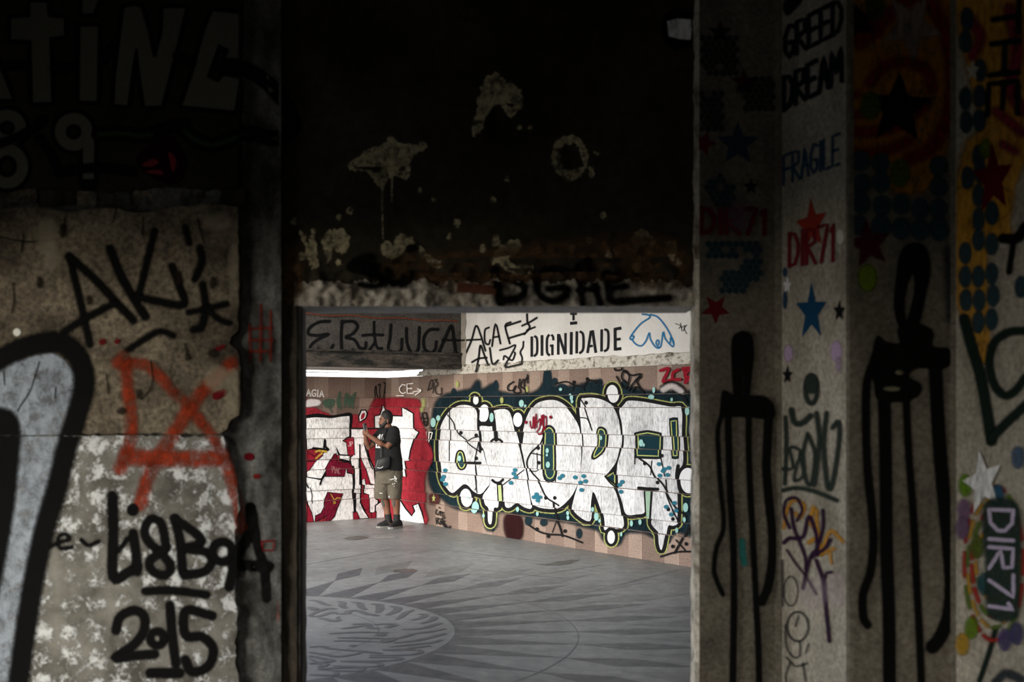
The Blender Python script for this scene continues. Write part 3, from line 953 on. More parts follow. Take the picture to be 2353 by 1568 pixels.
# ------------------------------------------------------------------ graffiti in the hall
BLK = (0.012, 0.012, 0.013)
WHT_DIM = (0.60, 0.60, 0.63)  # white lowered on the right-hand wall to imitate weaker light there
TEAL = (0.011, 0.022, 0.029)
YEL = (0.35, 0.37, 0.13)
MINT = (0.27, 0.47, 0.46)
CYAN = (0.025, 0.13, 0.19)
RED = (0.34, 0.03, 0.045)
DRED = (0.17, 0.012, 0.03)
z4 = crop(980, 860, 3.409)
zA = crop(980, 880, 4.357)
zB = crop(1280, 880, 3.734)
zL = crop(700, 900, 5.06)
z3 = crop(680, 920, 4.9)
z1 = crop(680, 700, 4.9)
z2 = crop(1140, 700, 4.9)
def ell(cx, cy, rx, ry, n=16): return [(cx + rx * math.cos(2 * math.pi * i / n), cy + ry * math.sin(2 * math.pi * i / n)) for i in range(n)]

g = Paint(SC_, 'teal_background', 'silver')
g.fill(z4([(60, 300), (75, 230), (130, 180), (250, 145), (350, 125), (405, 60), (430, 130), (540, 80), (560, 140), (700, 165), (850, 150), (925, 70), (945, -20), (975, 90), (1060, 110), (1200, 95), (1330, 60), (1400, 110), (1530, 95), (1700, 140), (1900, 140), (2030, 165), (2150, 190), (2150, 1170), (1950, 1230), (1890, 1300), (1780, 1270), (1700, 1235), (1560, 1240), (1500, 1330), (1400, 1300), (1350, 1220), (1230, 1185), (1100, 1150), (900, 1125), (700, 1090), (560, 1080), (540, 1190), (480, 1210), (440, 1090), (380, 1070), (260, 1050), (170, 1010), (110, 960), (50, 900), (25, 760), (35, 500)]), TEAL, 0.97, 9)
g.build()
g = Paint(SC_, 'teal_drips', 'paint')
for x, y, rx, ry in [(480, 150, 24, 28), (545, 90, 12, 40), (950, 40, 30, 90), (1005, 60, 22, 26), (1060, 110, 40, 30), (215, 135, 14, 20), (520, 1220, 8, 10), (920, 1165, 26, 24), (1198, 1250, 20, 36), (800, 1150, 26, 34), (1900, 1310, 8, 14), (1360, 60, 18, 20), (1550, 80, 20, 30), (2075, 230, 30, 60)]:
    (px, py), = z4([(x, y)])
    g.dot(px, py, rx / 3.409, ry / 3.409, TEAL, 0.9, 3)
g.build()

letters = {
 'c': [(185, 288), (240, 248), (300, 242), (350, 255), (392, 285), (408, 400), (415, 520), (420, 600), (445, 600), (458, 650), (480, 740), (498, 850), (470, 895), (440, 932), (408, 940), (365, 915), (325, 872), (290, 866), (250, 900), (205, 932), (165, 900), (125, 830), (106, 720), (97, 600), (102, 460), (130, 370)],
 'h': [(420, 408), (518, 408), (520, 340), (526, 288), (643, 285), (690, 430), (745, 640), (800, 900), (818, 1045), (765, 1048), (700, 1012), (645, 1048), (606, 1025), (600, 870), (556, 865), (558, 990), (552, 1045), (522, 1050), (518, 1110), (512, 1165), (498, 1178), (484, 1150), (478, 1055), (450, 1020), (445, 950), (500, 862), (482, 740), (452, 600), (430, 560), (424, 480)],
 'o': [(760, 440), (790, 330), (845, 240), (920, 207), (1010, 207), (1090, 255), (1150, 330), (1198, 420), (1213, 550), (1213, 700), (1195, 830), (1150, 940), (1080, 1020), (1020, 1055), (930, 1056), (860, 1040), (826, 1000), (795, 820), (760, 640), (745, 560)],
 'r': [(1198, 215), (1240, 188), (1320, 188), (1400, 215), (1466, 265), (1505, 350), (1524, 470), (1516, 580), (1486, 690), (1430, 770), (1400, 800), (1430, 850), (1478, 910), (1508, 1000), (1528, 1100), (1538, 1190), (1498, 1215), (1440, 1198), (1396, 1222), (1384, 1130), (1362, 1050), (1312, 925), (1292, 1000), (1272, 1155), (1148, 1078), (1156, 980), (1184, 880), (1210, 760), (1224, 600), (1214, 430)],
 'e': [(1545, 232), (1580, 208), (1700, 218), (1900, 255), (1998, 268), (2003, 480), (2013, 690), (1970, 760), (1955, 850), (1968, 920), (1966, 1150), (1925, 1190), (1886, 1190), (1868, 1280), (1850, 1365), (1836, 1376), (1822, 1330), (1812, 1250), (1762, 1190), (1752, 1140), (1752, 925), (1716, 925), (1716, 1075), (1650, 1100), (1566, 1098), (1534, 1000), (1496, 880), (1496, 720), (1536, 560), (1534, 400), (1512, 290)],
}
bub = {'b1': (380, 205, 22, 34), 'b2': (448, 308, 43, 70), 'b3': (718, 358, 36, 56), 'b4': (310, 970, 46, 72), 'b5': (1458, 155, 46, 70), 'b6': (1450, 1278, 30, 52), 'b7': (2050, 835, 68, 100)}
g = Paint(SC_, 'yellow_outline', 'silver')
for k, p in letters.items(): g.stroke(z4(p), 22, YEL, 0.95, 2.0, close=True, sub=4)
for k, (x, y, a, b) in bub.items(): g.stroke(z4(ell(x, y, a, b)), 19, YEL, 0.95, 2.0, close=True, sub=3)
g.build()
g = Paint(SC_, 'black_outline')
for k, p in letters.items(): g.stroke(z4(p), 16.5, BLK, 1, 1.2, close=True, sub=4)
for k, (x, y, a, b) in bub.items(): g.stroke(z4(ell(x, y, a, b)), 13, BLK, 1, 1.2, close=True, sub=3)
g.build()
for k in 'chore':
    g = Paint(SC_, 'white_letter', 'silver', 'white bubble letter outlined in black')
    g.fill(z4(letters[k]), WHT_DIM, 1, 0, sub=4)
    g.build()
g = Paint(SC_, 'inner_marks')
def q4(pts, w_, col=BLK, **kw): g.stroke(z4(pts), w_, col, 1, 1.2, **kw)
# counters of the letters
for p in ([(238, 665), (252, 612), (280, 612), (297, 660), (300, 700), (282, 738), (255, 738), (238, 705)], [(918, 800), (916, 470), (935, 425), (968, 412), (995, 435), (1000, 480), (1000, 800)], [(1345, 462), (1360, 425), (1400, 440), (1406, 500), (1388, 598), (1312, 660), (1312, 625), (1342, 560)],
          [(1640, 468), (1735, 452), (1835, 470), (1828, 655), (1645, 648)], [(1915, 355), (1962, 350), (1968, 655), (1936, 655)], [(1398, 805), (1470, 768), (1470, 880)]):
    sm = len(p) > 5
    if sm:
        g.stroke(z4(p), 7.5, BLK, 1, 1, close=True, sub=4); g.fill(z4(p), (0.014, 0.038, 0.048), 1, 0, sub=4)
        g.stroke(z4([(x + (sum(a for a, _ in p) / len(p) - x) * .16, y + (sum(b for _, b in p) / len(p) - y) * .07) for x, y in p]), 2.6, YEL, 1, 1, close=True, sub=4)
    else:
        c0 = (sum(a for a, _ in p) / len(p), sum(b for _, b in p) / len(p))
        L_ = resample(p + [p[0]], 30)[:-1]
        g.stroke(z4(L_), 8, BLK, 1, 1, close=True, smooth=False); g.fill(z4(p), (0.01, 0.029, 0.038), 1, 0, smooth=False)
        g.stroke(z4(resample([(x + (c0[0] - x) * .1, y + (c0[1] - y) * .1) for x, y in p + [p[0]]], 30)[:-1]), 2.6, YEL, 1, 1, close=True, smooth=False)
for x, y, a, b in bub.values():
    g.fill(z4(ell(x, y, a, b)), WHT_DIM, 1, 0, sub=3)
q4([(300, 697), (425, 697)], 6); q4([(412, 285), (408, 400), (418, 540), (424, 610)], 5)
q4([(512, 275), (530, 380), (540, 515)], 9); q4([(500, 528), (520, 512), (560, 512), (586, 530)], 5); q4([(418, 385), (530, 385)], 7)
q4([(520, 832), (545, 850), (575, 850), (602, 828)], 6); q4([(560, 860), (568, 990)], 4); q4([(590, 870), (600, 985)], 4)
g.fill(z4([(563, 870), (588, 870), (597, 995), (570, 995)]), (0.36, 0.42, 0.2), 1, 0, smooth=False)
q4([(1655, 893), (1730, 900), (1805, 903)], 7); q4([(1712, 920), (1722, 1090)], 4); q4([(1768, 920), (1752, 1140)], 5)
g.fill(z4([(1718, 918), (1760, 918), (1748, 1135), (1728, 1135)]), (0.25, 0.36, 0.28), 1, 0, smooth=False)
q4([(920, 800), (918, 825)], 2.5); q4([(1002, 800), (1004, 842)], 2.5); q4([(1636, 640), (1636, 705)], 2.5)
q4([(1490, 880), (1440, 840), (1395, 800)], 4); q4([(1975, 720), (1965, 800), (1975, 900)], 8)
# thin black branches
for pts, w_ in [([(170, 320), (215, 380), (240, 460), (300, 510), (350, 560), (418, 605)], 2.5), ([(310, 530), (360, 500), (410, 490)], 2.2), ([(185, 290), (182, 680)], 2), ([(415, 515), (380, 700), (385, 800), (400, 930)], 2.2), ([(380, 720), (395, 860), (385, 910)], 1.8),
                ([(600, 870), (680, 810), (760, 750)], 2.2), ([(915, 480), (880, 560), (820, 620), (790, 700), (820, 770), (880, 840), (940, 960), (1010, 1010), (1040, 1030)], 3.4), ([(820, 620), (880, 630), (915, 640)], 2.5), ([(870, 620), (868, 750), (800, 760)], 2),
                ([(1200, 195), (1240, 260), (1270, 350), (1300, 440)], 2.6), ([(1205, 340), (1260, 350), (1290, 400)], 2.2), ([(1830, 620), (1850, 700), (1870, 800)], 2.4), ([(1670, 660), (1750, 720), (1790, 800), (1850, 870), (1900, 960), (1960, 1050), (2040, 1110)], 4), ([(1770, 680), (1760, 790)], 2), ([(1870, 830), (1880, 930), (1930, 1060), (1980, 1160)], 3),
                ([(1000, 1010), (1010, 1100), (1050, 1200), (1070, 1270)], 4.5), ([(1030, 1130), (990, 1240)], 2), ([(810, 1185), (880, 1230), (960, 1255), (1080, 1265), (1225, 1320)], 4), ([(1840, 1430), (1960, 1395), (2080, 1390)], 4), ([(2060, 1180), (2010, 1290), (1950, 1400)], 5), ([(1960, 1300), (2030, 1380)], 3),
                ([(1020, 75), (1100, 60), (1160, 85), (1230, 95), (1280, 50), (1360, 65)], 3.4), ([(1160, 85), (1150, 130)], 2.5), ([(1230, 95), (1240, 130)], 2.5)]:
    q4(pts, w_)
for x, y in [(240, 190), (1245, 225), (1160, 65), (1265, 40), (1330, 60), (885, 695), (880, 580), (940, 970), (1010, 970), (870, 1215), (960, 1270), (1090, 1230), (1850, 640), (1805, 850), (1715, 700), (1935, 1135), (1935, 1350), (2040, 1330), (2050, 1230), (1900, 1060), (385, 480), (265, 460), (395, 660)]:
    (px, py), = z4([(x, y)])
    g.dot(px, py, 3.2, 3.6, BLK)
g.build()
g = Paint(SC_, 'cyan_dots')
for x, y in [(143, 755), (140, 805), (130, 828), (155, 862), (690, 752), (680, 780), (697, 808), (668, 852), (868, 942), (848, 965), (895, 965), (870, 962), (878, 990), (1040, 815), (1062, 797), (1162, 810), (1228, 800), (1203, 850), (1243, 840), (1222, 908), (1510, 868), (1530, 845), (1530, 922), (1870, 745), (1905, 735), (1835, 795), (1895, 790), (1860, 760), (1885, 1040), (1950, 1010), (1965, 1070), (1925, 1100), (1830, 705)]:
    (px, py), = z4([(x, y)])
    g.dot(px, py, 4.8, 3.9, CYAN, 0.95, 1.4)
g.build()
g = Paint(SC_, 'mint_dots')
for x, y, rx, ry in [(742, 230, 17, 26), (772, 250, 7, 9), (60, 380, 18, 34), (100, 345, 14, 20), (265, 660, 12, 20), (382, 1045, 26, 44), (455, 1110, 8, 14), (650, 1122, 7, 10), (867, 1095, 8, 16), (712, 1060, 10, 18), (955, 600, 10, 18), (960, 710, 14, 22), (952, 635, 6, 8), (1105, 1090, 9, 14), (1107, 1125, 8, 16), (1330, 1115, 16, 32), (1355, 1150, 8, 12), (1310, 1060, 10, 16), (1365, 500, 9, 16), (1680, 540, 16, 26), (1700, 555, 8, 12), (1760, 180, 22, 16), (1790, 125, 9, 22), (1135, 180, 10, 26), (1140, 215, 8, 12), (1920, 200, 7, 13), (2052, 290, 15, 32), (1605, 1170, 10, 22), (1672, 1160, 10, 20), (1535, 1255, 7, 14), (1960, 1225, 9, 20), (2040, 1045, 18, 34), (2030, 1140, 9, 18), (1060, 120, 10, 10), (330, 970, 6, 8), (520, 340, 14, 34)]:
    (px, py), = z4([(x, y)])
    g.dot(px, py, rx / 3.409, ry / 3.409, MINT, 0.92, 1.5)
for x, y in [(590, 205), (795, 120), (250, 80), (55, 975)]:
    (px, py), = z4([(x, y)])
    g.dot(px, py, 2.5, 6, YEL, 0.8, 2.5)
g.build()
g = Paint(SC_, 'red_scrawl', label='dark red scrawled tag')
for pts in ([(820, 370), (825, 410), (840, 420), (848, 330), (855, 430), (868, 310), (872, 420)], [(878, 380), (900, 350), (895, 420), (870, 460), (900, 470), (930, 430)], [(905, 400), (915, 320), (925, 420)], [(925, 350), (945, 330), (948, 400), (930, 430), (925, 320)], [(880, 475), (915, 455)]):
    g.stroke(z4(pts), 2.6, (0.16, 0.008, 0.018), 1, 1)
for x, y in ((788, 378), (982, 338)):
    (px, py), = z4([(x, y)]); g.dot(px, py, 2.4, 3, (0.16, 0.008, 0.018))
g.build()
g = Paint(SC_, 'black_tag')
for pts in ([(690, 60), (650, 90), (650, 125), (690, 125), (710, 90), (690, 130), (715, 150), (745, 140), (740, 110)], [(740, 40), (730, 110)], [(770, 40), (745, 90), (780, 120)], [(800, 20), (775, 75), (790, 150)], [(800, 5), (803, 70)]):
    g.stroke(z4(pts), 3, BLK, 1, 1)
for pts in ([(1480, -70), (1530, -90), (1540, -40), (1490, -30), (1485, -75)], [(1500, 20), (1540, 90), (1570, 110), (1600, 20), (1560, -30), (1540, 30), (1590, 80)], [(1560, -20), (1620, 10), (1690, 0), (1640, 60), (1590, 130)], [(1690, 20), (1660, 60), (1710, 150)], [(1620, 140), (1650, 100), (1690, 120)]):
    g.stroke(z4(pts), 3.6, BLK, 1, 1)
for pts in ([(20, 130), (40, 60), (60, 50), (50, 110), (20, 120)], [(60, 150), (70, 70)], [(80, 55), (100, 80), (80, 105), (85, 150), (125, 155), (128, 110)], [(75, 40), (80, 52)], [(88, 38), (90, 50)]):
    g.stroke(z4([(x, y) for x, y in pts]), 2.0, BLK, 1, 1)
g.build()
g = Paint(SC_, 'red_letters', label='red ZCB letters at the top of the wall')
for pts in ([(1868, 745), (1960, 725), (1895, 870), (1985, 850)], [(2070, 735), (2010, 770), (2010, 840), (2090, 845)], [(2120, 720), (2150, 790), (2150, 880)], [(2120, 725), (2200, 720), (2140, 800), (2200, 830), (2145, 880)]):
    g.stroke(z2(pts), 7, (0.22, 0.012, 0.022), 1, 1.5)
g.build()
g = Paint(SC_, 'grey_arc')
g.stroke(z2([(1870, 930), (1950, 880), (2050, 890), (2130, 950), (2200, 1050)]), 6, BLK, .85, 4)
g.stroke(z2([(1900, 960), (2000, 920), (2100, 980)]), 12, (0.55, 0.5, 0.5), .7, 6)
g.stroke(z2([(2060, 1010), (2120, 1050), (2150, 1110)]), 5, BLK, .9, 3)
g.build()
g = Paint(SC_, 'small_tag')
for pts in ([(1600, 1230), (1590, 1270), (1615, 1290), (1635, 1250)], [(1625, 1205), (1632, 1215)], [(1640, 1250), (1645, 1300)], [(1645, 1270), (1670, 1260), (1668, 1300)], [(1600, 1395), (1595, 1330), (1625, 1335), (1605, 1360), (1635, 1395)], [(1640, 1400), (1655, 1330), (1685, 1400)], [(1640, 1370), (1690, 1360)], [(1680, 1300), (1665, 1320)], [(1690, 1320), (1670, 1335)]):
    g.stroke(z3(pts), 2.4, BLK, 1, 1)
for pts in ([(1480, 140), (1440, 150), (1450, 200), (1490, 200), (1480, 150)], [(1430, 190), (1410, 230), (1440, 260), (1420, 290)], [(1450, 210), (1470, 290), (1495, 250), (1450, 240)], [(1500, 200), (1490, 280)]):
    g.stroke(z3(pts), 2.6, BLK, 1, 1)
text(g, 'ACU7', z3([(1400, 350), (1540, 365), (1530, 470), (1400, 450)]), 2.2, (0.75, 0.73, 0.72))
g.stroke(z3([(1700, 1440), (1660, 1380), (1690, 1400), (1730, 1445), (1750, 1420)]), 4, BLK, .9, 2)
g.fill(z3([(1480, 700), (1510, 690), (1520, 760), (1560, 800), (1500, 790), (1480, 740)]), TEAL, .8, 3)
g.fill(z3([(1510, 1070), (1600, 1070), (1600, 1160), (1520, 1160)]), (0.06, 0.02, 0.02), .85, 4)
g.star(680 + 1555 / 4.9, 920 + 1105 / 4.9, 4, 9, YEL, soft=1)
g.fill(z4([(630, 1115), (745, 1125), (745, 1280), (640, 1270)]), (0.022, 0.007, 0.008), .92, 5)
g.stroke(z3([(1440, 0), (1435, 60), (1430, 110)]), 8, YEL, .7, 6)
g.build()

# left-hand wall: red ground, white letters (the red wraps round the corner)
redp = z3([(60, 40), (160, 60), (270, 130), (350, 160), (420, 200), (500, 230), (620, 180), (700, 180), (800, 150), (850, 90), (900, 0), (1000, -10), (1120, -20), (1230, -10), (1380, 10), (1390, 110), (1400, 200), (1450, 330), (1470, 440), (1520, 540), (1540, 640), (1480, 760), (1450, 900), (1450, 1000), (1450, 1200), (1460, 1400), (1000, 1460), (60, 1460)])
for sf in (SL_, SC_):
    g = Paint(sf, 'red_background', 'silver'); g.fill(redp, RED, 0.97, 6, sub=3); g.build()
white_l = [
 zL([(18, 312), (120, 300), (290, 308), (400, 292), (520, 286), (526, 400), (526, 520), (480, 540), (435, 575), (482, 600), (500, 740), (415, 738), (392, 690), (360, 635), (388, 740), (345, 735), (300, 800), (255, 900), (190, 1012), (35, 1000), (28, 940), (120, 818), (210, 730), (282, 682), (230, 660), (130, 650), (90, 660), (30, 675)]),
 zL([(548, 438), (690, 440), (702, 600), (742, 760), (800, 880), (815, 1080), (760, 1085), (705, 870), (655, 760), (645, 900), (648, 1070), (655, 1188), (578, 1185), (588, 1070), (584, 870), (556, 860), (538, 770), (570, 742), (575, 540), (550, 530)]),
 zL([(188, 1032), (230, 990), (400, 990), (470, 985), (465, 910), (485, 895), (490, 950), (552, 965), (560, 1070), (556, 1180), (565, 1300), (575, 1490), (300, 1512), (350, 1450), (372, 1370), (455, 1192), (270, 1172), (225, 1280), (235, 1320), (262, 1300), (255, 1345), (190, 1420), (122, 1450), (112, 1520), (80, 1410), (42, 1310), (20, 1180), (20, 1000)]),
 zL([(405, 745), (520, 752), (528, 805), (410, 780)]),
 zL([(600, 1190), (650, 1190), (640, 1290), (680, 1380), (740, 1470), (620, 1480), (590, 1350)]),
 zL([(668, 1020), (705, 1010), (712, 1075), (770, 1090), (810, 1090), (815, 1250), (850, 1270), (840, 1350), (800, 1410), (755, 1400), (755, 1200), (700, 1180), (700, 1090), (670, 1080)]),
 zL([(830, 1330), (900, 1280), (960, 1330), (960, 1500), (828, 1500)]),
 z3([(890, 182), (950, 172), (985, 62), (1020, 110), (1080, 180), (1220, 186), (1214, 88), (1262, 110), (1332, 152), (1336, 332), (1382, 362), (1342, 430), (1300, 560), (1280, 678), (1222, 684), (1252, 862), (1206, 850), (1190, 520), (1080, 330), (890, 310)]),
 z3([(1160, 1080), (1180, 1120), (1250, 1230), (1320, 1310), (1362, 1250), (1340, 1190), (1392, 1168), (1432, 1272), (1462, 1388), (1180, 1370)]),
 z3([(720, 240), (712, 190), (740, 118), (780, 118), (796, 150), (780, 200)]),
]
wall_ids = [(SL_,), (SL_,), (SL_,), (SL_,), (SL_,), (SL_,), (SL_,), (SL_, SC_), (SL_, SC_), (SL_,)]
for p, ss in zip(white_l, wall_ids):
    for sf in ss:
        g = Paint(sf, 'white_letter', 'silver', 'white block letter edged in black')
        g.stroke(p, 6.5, BLK, 1, 1.2, close=True, smooth=False)
        g.fill(p, (0.9, 0.9, 0.92), 1, 0, smooth=False)
        g.build()
g = Paint(SL_, 'red_inner_marks', 'silver')
g.fill(z3([(735, 215), (740, 165), (770, 145), (768, 190)]), RED, 1, 1)
for p in ([(250, 900), (300, 810), (345, 730), (360, 720), (390, 830), (520, 830), (560, 880), (540, 960), (480, 890), (460, 985), (240, 985)], [(30, 820), (130, 815), (60, 910), (30, 930)], [(35, 700), (110, 760), (180, 700), (210, 740), (130, 810), (30, 800)],
          [(275, 1178), (450, 1192), (370, 1370), (345, 1450), (300, 1500), (240, 1510), (262, 1440), (130, 1510), (125, 1450), (190, 1420), (230, 1345), (228, 1290)], [(490, 605), (480, 560), (565, 530), (575, 740), (505, 735)], [(655, 770), (700, 880), (760, 1080), (715, 1080), (700, 1010), (665, 1030)],
          [(660, 1195), (745, 1200), (750, 1400), (700, 1370), (655, 1290)], [(775, 1420), (830, 1400), (825, 1470), (780, 1475)], [(40, 1320), (75, 1410), (100, 1515), (25, 1520)], [(565, 1400), (600, 1400), (635, 1480), (570, 1488)]):
    g.stroke(zL(p), 3.5, BLK, 1, 1, close=True, smooth=False)
    g.fill(zL(p), DRED if len(p) > 6 else (0.32, 0.02, 0.04), 1, 0, smooth=False)
for pts, w_ in [([(15, 290), (150, 272), (290, 295), (420, 278), (535, 268), (530, 420)], 6), ([(100, 660), (270, 680), (240, 640), (235, 560), (225, 650)], 5), ([(545, 430), (690, 430), (810, 430)], 4), ([(690, 600), (730, 740), (790, 900)], 3), ([(640, 620), (640, 1080)], 3), ([(590, 1190), (580, 1400)], 5), ([(180, 1080), (200, 1020), (240, 960)], 4), ([(60, 1120), (90, 1200), (85, 1300)], 2), ([(410, 800), (525, 820)], 4), ([(0, 1040), (40, 1120)], 3)]:
    g.stroke(zL(pts), w_, BLK, 1, 1)
for pts, w_ in [([(130, 700), (170, 690), (250, 700)], 5), ([(130, 780), (160, 750), (200, 720)], 4), ([(310, 1195), (350, 1260), (380, 1240), (420, 1240)], 2.2), ([(330, 1290), (348, 1280), (355, 1300), (335, 1305)], 2)]:
    g.stroke(zL(pts), w_, (0.55, 0.36, 0.06), 1, 1)
text(g, 'PIAC', zL([(320, 870), (415, 890), (410, 960), (320, 945)]), 1.4, (0.5, 0.2, 0.22))
text(g, 'JP', zL([(500, 590), (555, 580), (560, 635), (505, 640)]), 1.8, (0.7, 0.4, 0.42))
g.build()
g = Paint(SL_, 'green_scrawl')
for p in ([(220, 120), (260, 95), (350, 100), (340, 160), (300, 200), (320, 250), (290, 200), (230, 160)], [(380, 100), (410, 0), (420, 100), (430, 200), (400, 190), (385, 160)], [(465, 90), (480, 20), (540, 60), (590, 10), (580, 100), (560, 200), (540, 110), (520, 190), (490, 110), (470, 190)]):
    g.fill(zL(p), (0.07, 0.13, 0.09), .8, 2.5, sub=4)
g.build()
g = Paint(SL_, 'white_scrawl', label='white scrawled letters along the top course')
text(g, 'AGIA', zL([(20, -30), (220, -10), (220, 70), (20, 50)]), 2.6, (0.85, 0.82, 0.8), soft=2)
g.fill(zL([(20, 130), (60, 100), (170, 110), (165, 150), (25, 170)]), (0.85, 0.8, 0.82), .9, 4)
text(g, 'TO', z1([(1065, 925), (1165, 915), (1165, 1000), (1075, 1005)]), 2.4, (0.85, 0.8, 0.78))
g.build()
for sf in (SL_, SC_):
    g = Paint(sf, 'white_scrawl')
    text(g, 'CE', z1([(1180, 905), (1335, 890), (1340, 1000), (1180, 1005)]), 2.4, (0.85, 0.8, 0.78))
    g.stroke(z1([(1340, 985), (1420, 970)]), 2.2, (0.85, 0.8, 0.78), 1, 1); g.stroke(z1([(1385, 950), (1425, 970), (1360, 1020)]), 2.2, (0.85, 0.8, 0.78), 1, 1)
    g.stroke(z1([(1150, 1030), (1230, 1028)]), 2, (0.85, 0.8, 0.78), 1, 1)
    g.build()
g = Paint(SL_, 'black_scrawl')
for pts in ([(890, 1050), (885, 960), (900, 920), (905, 1000), (920, 1045)], [(920, 910), (945, 900), (940, 960), (945, 1050)], [(985, 1050), (1000, 930), (1030, 860), (1060, 950), (1095, 1050)], [(985, 880), (1010, 900), (1040, 900)], [(1000, 990), (1070, 980)]):
    g.stroke(z1(pts), 2.4, BLK, .9, 1.2)
g.build()

# upper wall lettering
g = Paint(SW_, 'stencil_word', label='black stencilled word DIGNIDADE')
K = (0.02, 0.02, 0.022)
def st(pts, w_): g.stroke(z2(pts), w_ / 4.9, K, 1, 0.9, cap=False)
st([(402, 360), (402, 590)], 30); st([(428, 356), (458, 380), (464, 470), (458, 550), (425, 585)], 27)
st([(517, 345), (517, 578)], 32)
st([(600, 338), (576, 380), (572, 470), (577, 545), (606, 576)], 28); st([(622, 340), (642, 365), (644, 405)], 26); st([(634, 455), (634, 572)], 28); st([(606, 466), (648, 462)], 26)
st([(701, 332), (700, 566)], 30); st([(706, 335), (778, 560)], 30); st([(782, 322), (782, 558)], 28)
st([(848, 310), (845, 566)], 33)
st([(910, 302), (908, 552)], 30); st([(942, 302), (980, 340), (984, 480), (966, 530), (936, 550)], 28)
st([(1070, 296), (1030, 548)], 30); st([(1086, 290), (1124, 545)], 32); st([(1052, 472), (1090, 466)], 26)
st([(1190, 280), (1188, 530)], 30); st([(1220, 278), (1262, 310), (1264, 460), (1250, 508), (1215, 528)], 28)
st([(1341, 265), (1343, 520)], 34); st([(1340, 278), (1412, 266)], 34); st([(1345, 396), (1404, 388)], 30); st([(1345, 505), (1412, 497)], 34)
st([(835, 100), (912, 100)], 36); st([(873, 100), (873, 180)], 26); st([(834, 214), (914, 206)], 34)
g.build()
g = Paint(SW_, 'sprayed_letters', label='black sprayed letters ACAF and AL on the white wall')
for pts, w_ in [([(1915, 550), (1980, 400), (2030, 240), (2080, 340), (2135, 520)], 4.5), ([(1840, 405), (1960, 400), (2080, 395)], 4), ([(2175, 260), (2130, 290), (2130, 420), (2170, 450), (2190, 400)], 4.2), ([(2210, 470), (2250, 220), (2305, 440)], 4.4), ([(2230, 370), (2290, 360)], 4), ([(2420, 200), (2360, 245), (2410, 440)], 4.6), ([(2360, 245), (2530, 190)], 4.6), ([(2400, 380), (2580, 325)], 4.6),
                ([(1985, 650), (2060, 610), (2150, 600)], 4.5), ([(2030, 750), (2060, 600), (2080, 460), (2120, 560), (2165, 680)], 4.6), ([(2185, 490), (2215, 670), (2280, 630)], 4.4)]:
    g.stroke(z1(pts), w_, BLK, .95, 2)
for pts, w_ in [([(350, 110), (355, 200), (380, 260), (320, 335)], 4.6), ([(295, 240), (380, 200), (460, 150)], 4.4), ([(350, 290), (440, 255)], 4), ([(45, 515), (140, 490), (220, 460), (170, 570), (100, 700), (200, 690), (290, 670)], 4), ([(85, 620), (100, 580), (180, 630), (215, 560), (210, 540)], 4), ([(310, 420), (305, 480), (275, 540), (295, 600), (290, 670)], 4)]:
    g.stroke(z2(pts), w_, BLK, .95, 2)
for pts in ([(2020, 215), (2080, 240), (2060, 270)], [(2080, 210), (2095, 300)], [(2090, 260), (2130, 240), (2110, 300)], [(2150, 230), (2120, 270), (2150, 330)]):
    g.stroke(z2(pts), 1.6, BLK, .9, 1)
g.build()
g = Paint(SW_, 'blue_drawing', label='blue line drawing on the white wall')
BL = (0.02, 0.16, 0.36)
for pts in ([(1650, 110), (1720, 120), (1730, 150), (1640, 210), (1560, 300), (1510, 380), (1540, 390), (1555, 360), (1530, 355)], [(1530, 395), (1580, 450), (1640, 465), (1690, 410), (1728, 320), (1740, 390), (1790, 470), (1830, 490), (1860, 460), (1885, 310), (1910, 390), (1990, 475), (2000, 430), (1970, 370), (1965, 430)],
            [(1740, 115), (1820, 140), (1900, 230), (1960, 330), (2000, 430)], [(1835, 485), (1805, 440), (1815, 405), (1835, 410), (1835, 450)]):
    g.stroke(z2(pts), 3.6, BL, .9, 2)
g.build()
g = Paint(SB_, 'sprayed_letters', label='black sprayed letters ER+LUCA across the beam')
for pts, w_ in [([(380, 190), (260, 200), (160, 260), (140, 330), (240, 350), (370, 335), (240, 400), (160, 480), (200, 560), (300, 570), (380, 520), (420, 460)], 5.5), ([(520, 190), (510, 350), (515, 530)], 5.5), ([(515, 200), (640, 190), (695, 250), (640, 330), (560, 370), (660, 400), (720, 490), (780, 490), (790, 430)], 5.5),
                ([(880, 200), (880, 330), (890, 420), (830, 510)], 5), ([(750, 350), (860, 340), (980, 345)], 5), ([(890, 420), (920, 490), (970, 495)], 5), ([(1070, 230), (1060, 380), (1040, 500), (1100, 540), (1180, 520), (1195, 390)], 5.5), ([(1245, 270), (1250, 430), (1300, 540), (1370, 520), (1385, 400), (1390, 260)], 5.5),
                ([(1600, 280), (1500, 290), (1440, 380), (1450, 500), (1520, 545), (1570, 500), (1580, 420)], 5.5), ([(1610, 540), (1680, 380), (1750, 240), (1780, 400), (1800, 550)], 6), ([(1650, 400), (1800, 405), (1860, 405)], 4)]:
    g.stroke(z1(pts), w_ * 1.3, BLK, .97, 2.5)
g.build()
# ------------------------------------------------------------------ graffiti in the front room
c0 = crop(0, 0, 3.2667); c1 = crop(0, 440, 3.2667); c2 = crop(0, 740, 3.2667); c3 = crop(0, 1088, 3.2667)
SHADED_PALE = (0.10, 0.097, 0.08)  # pale lettering darkened to imitate the dim light on the sign
KB = (0.006, 0.006, 0.006)
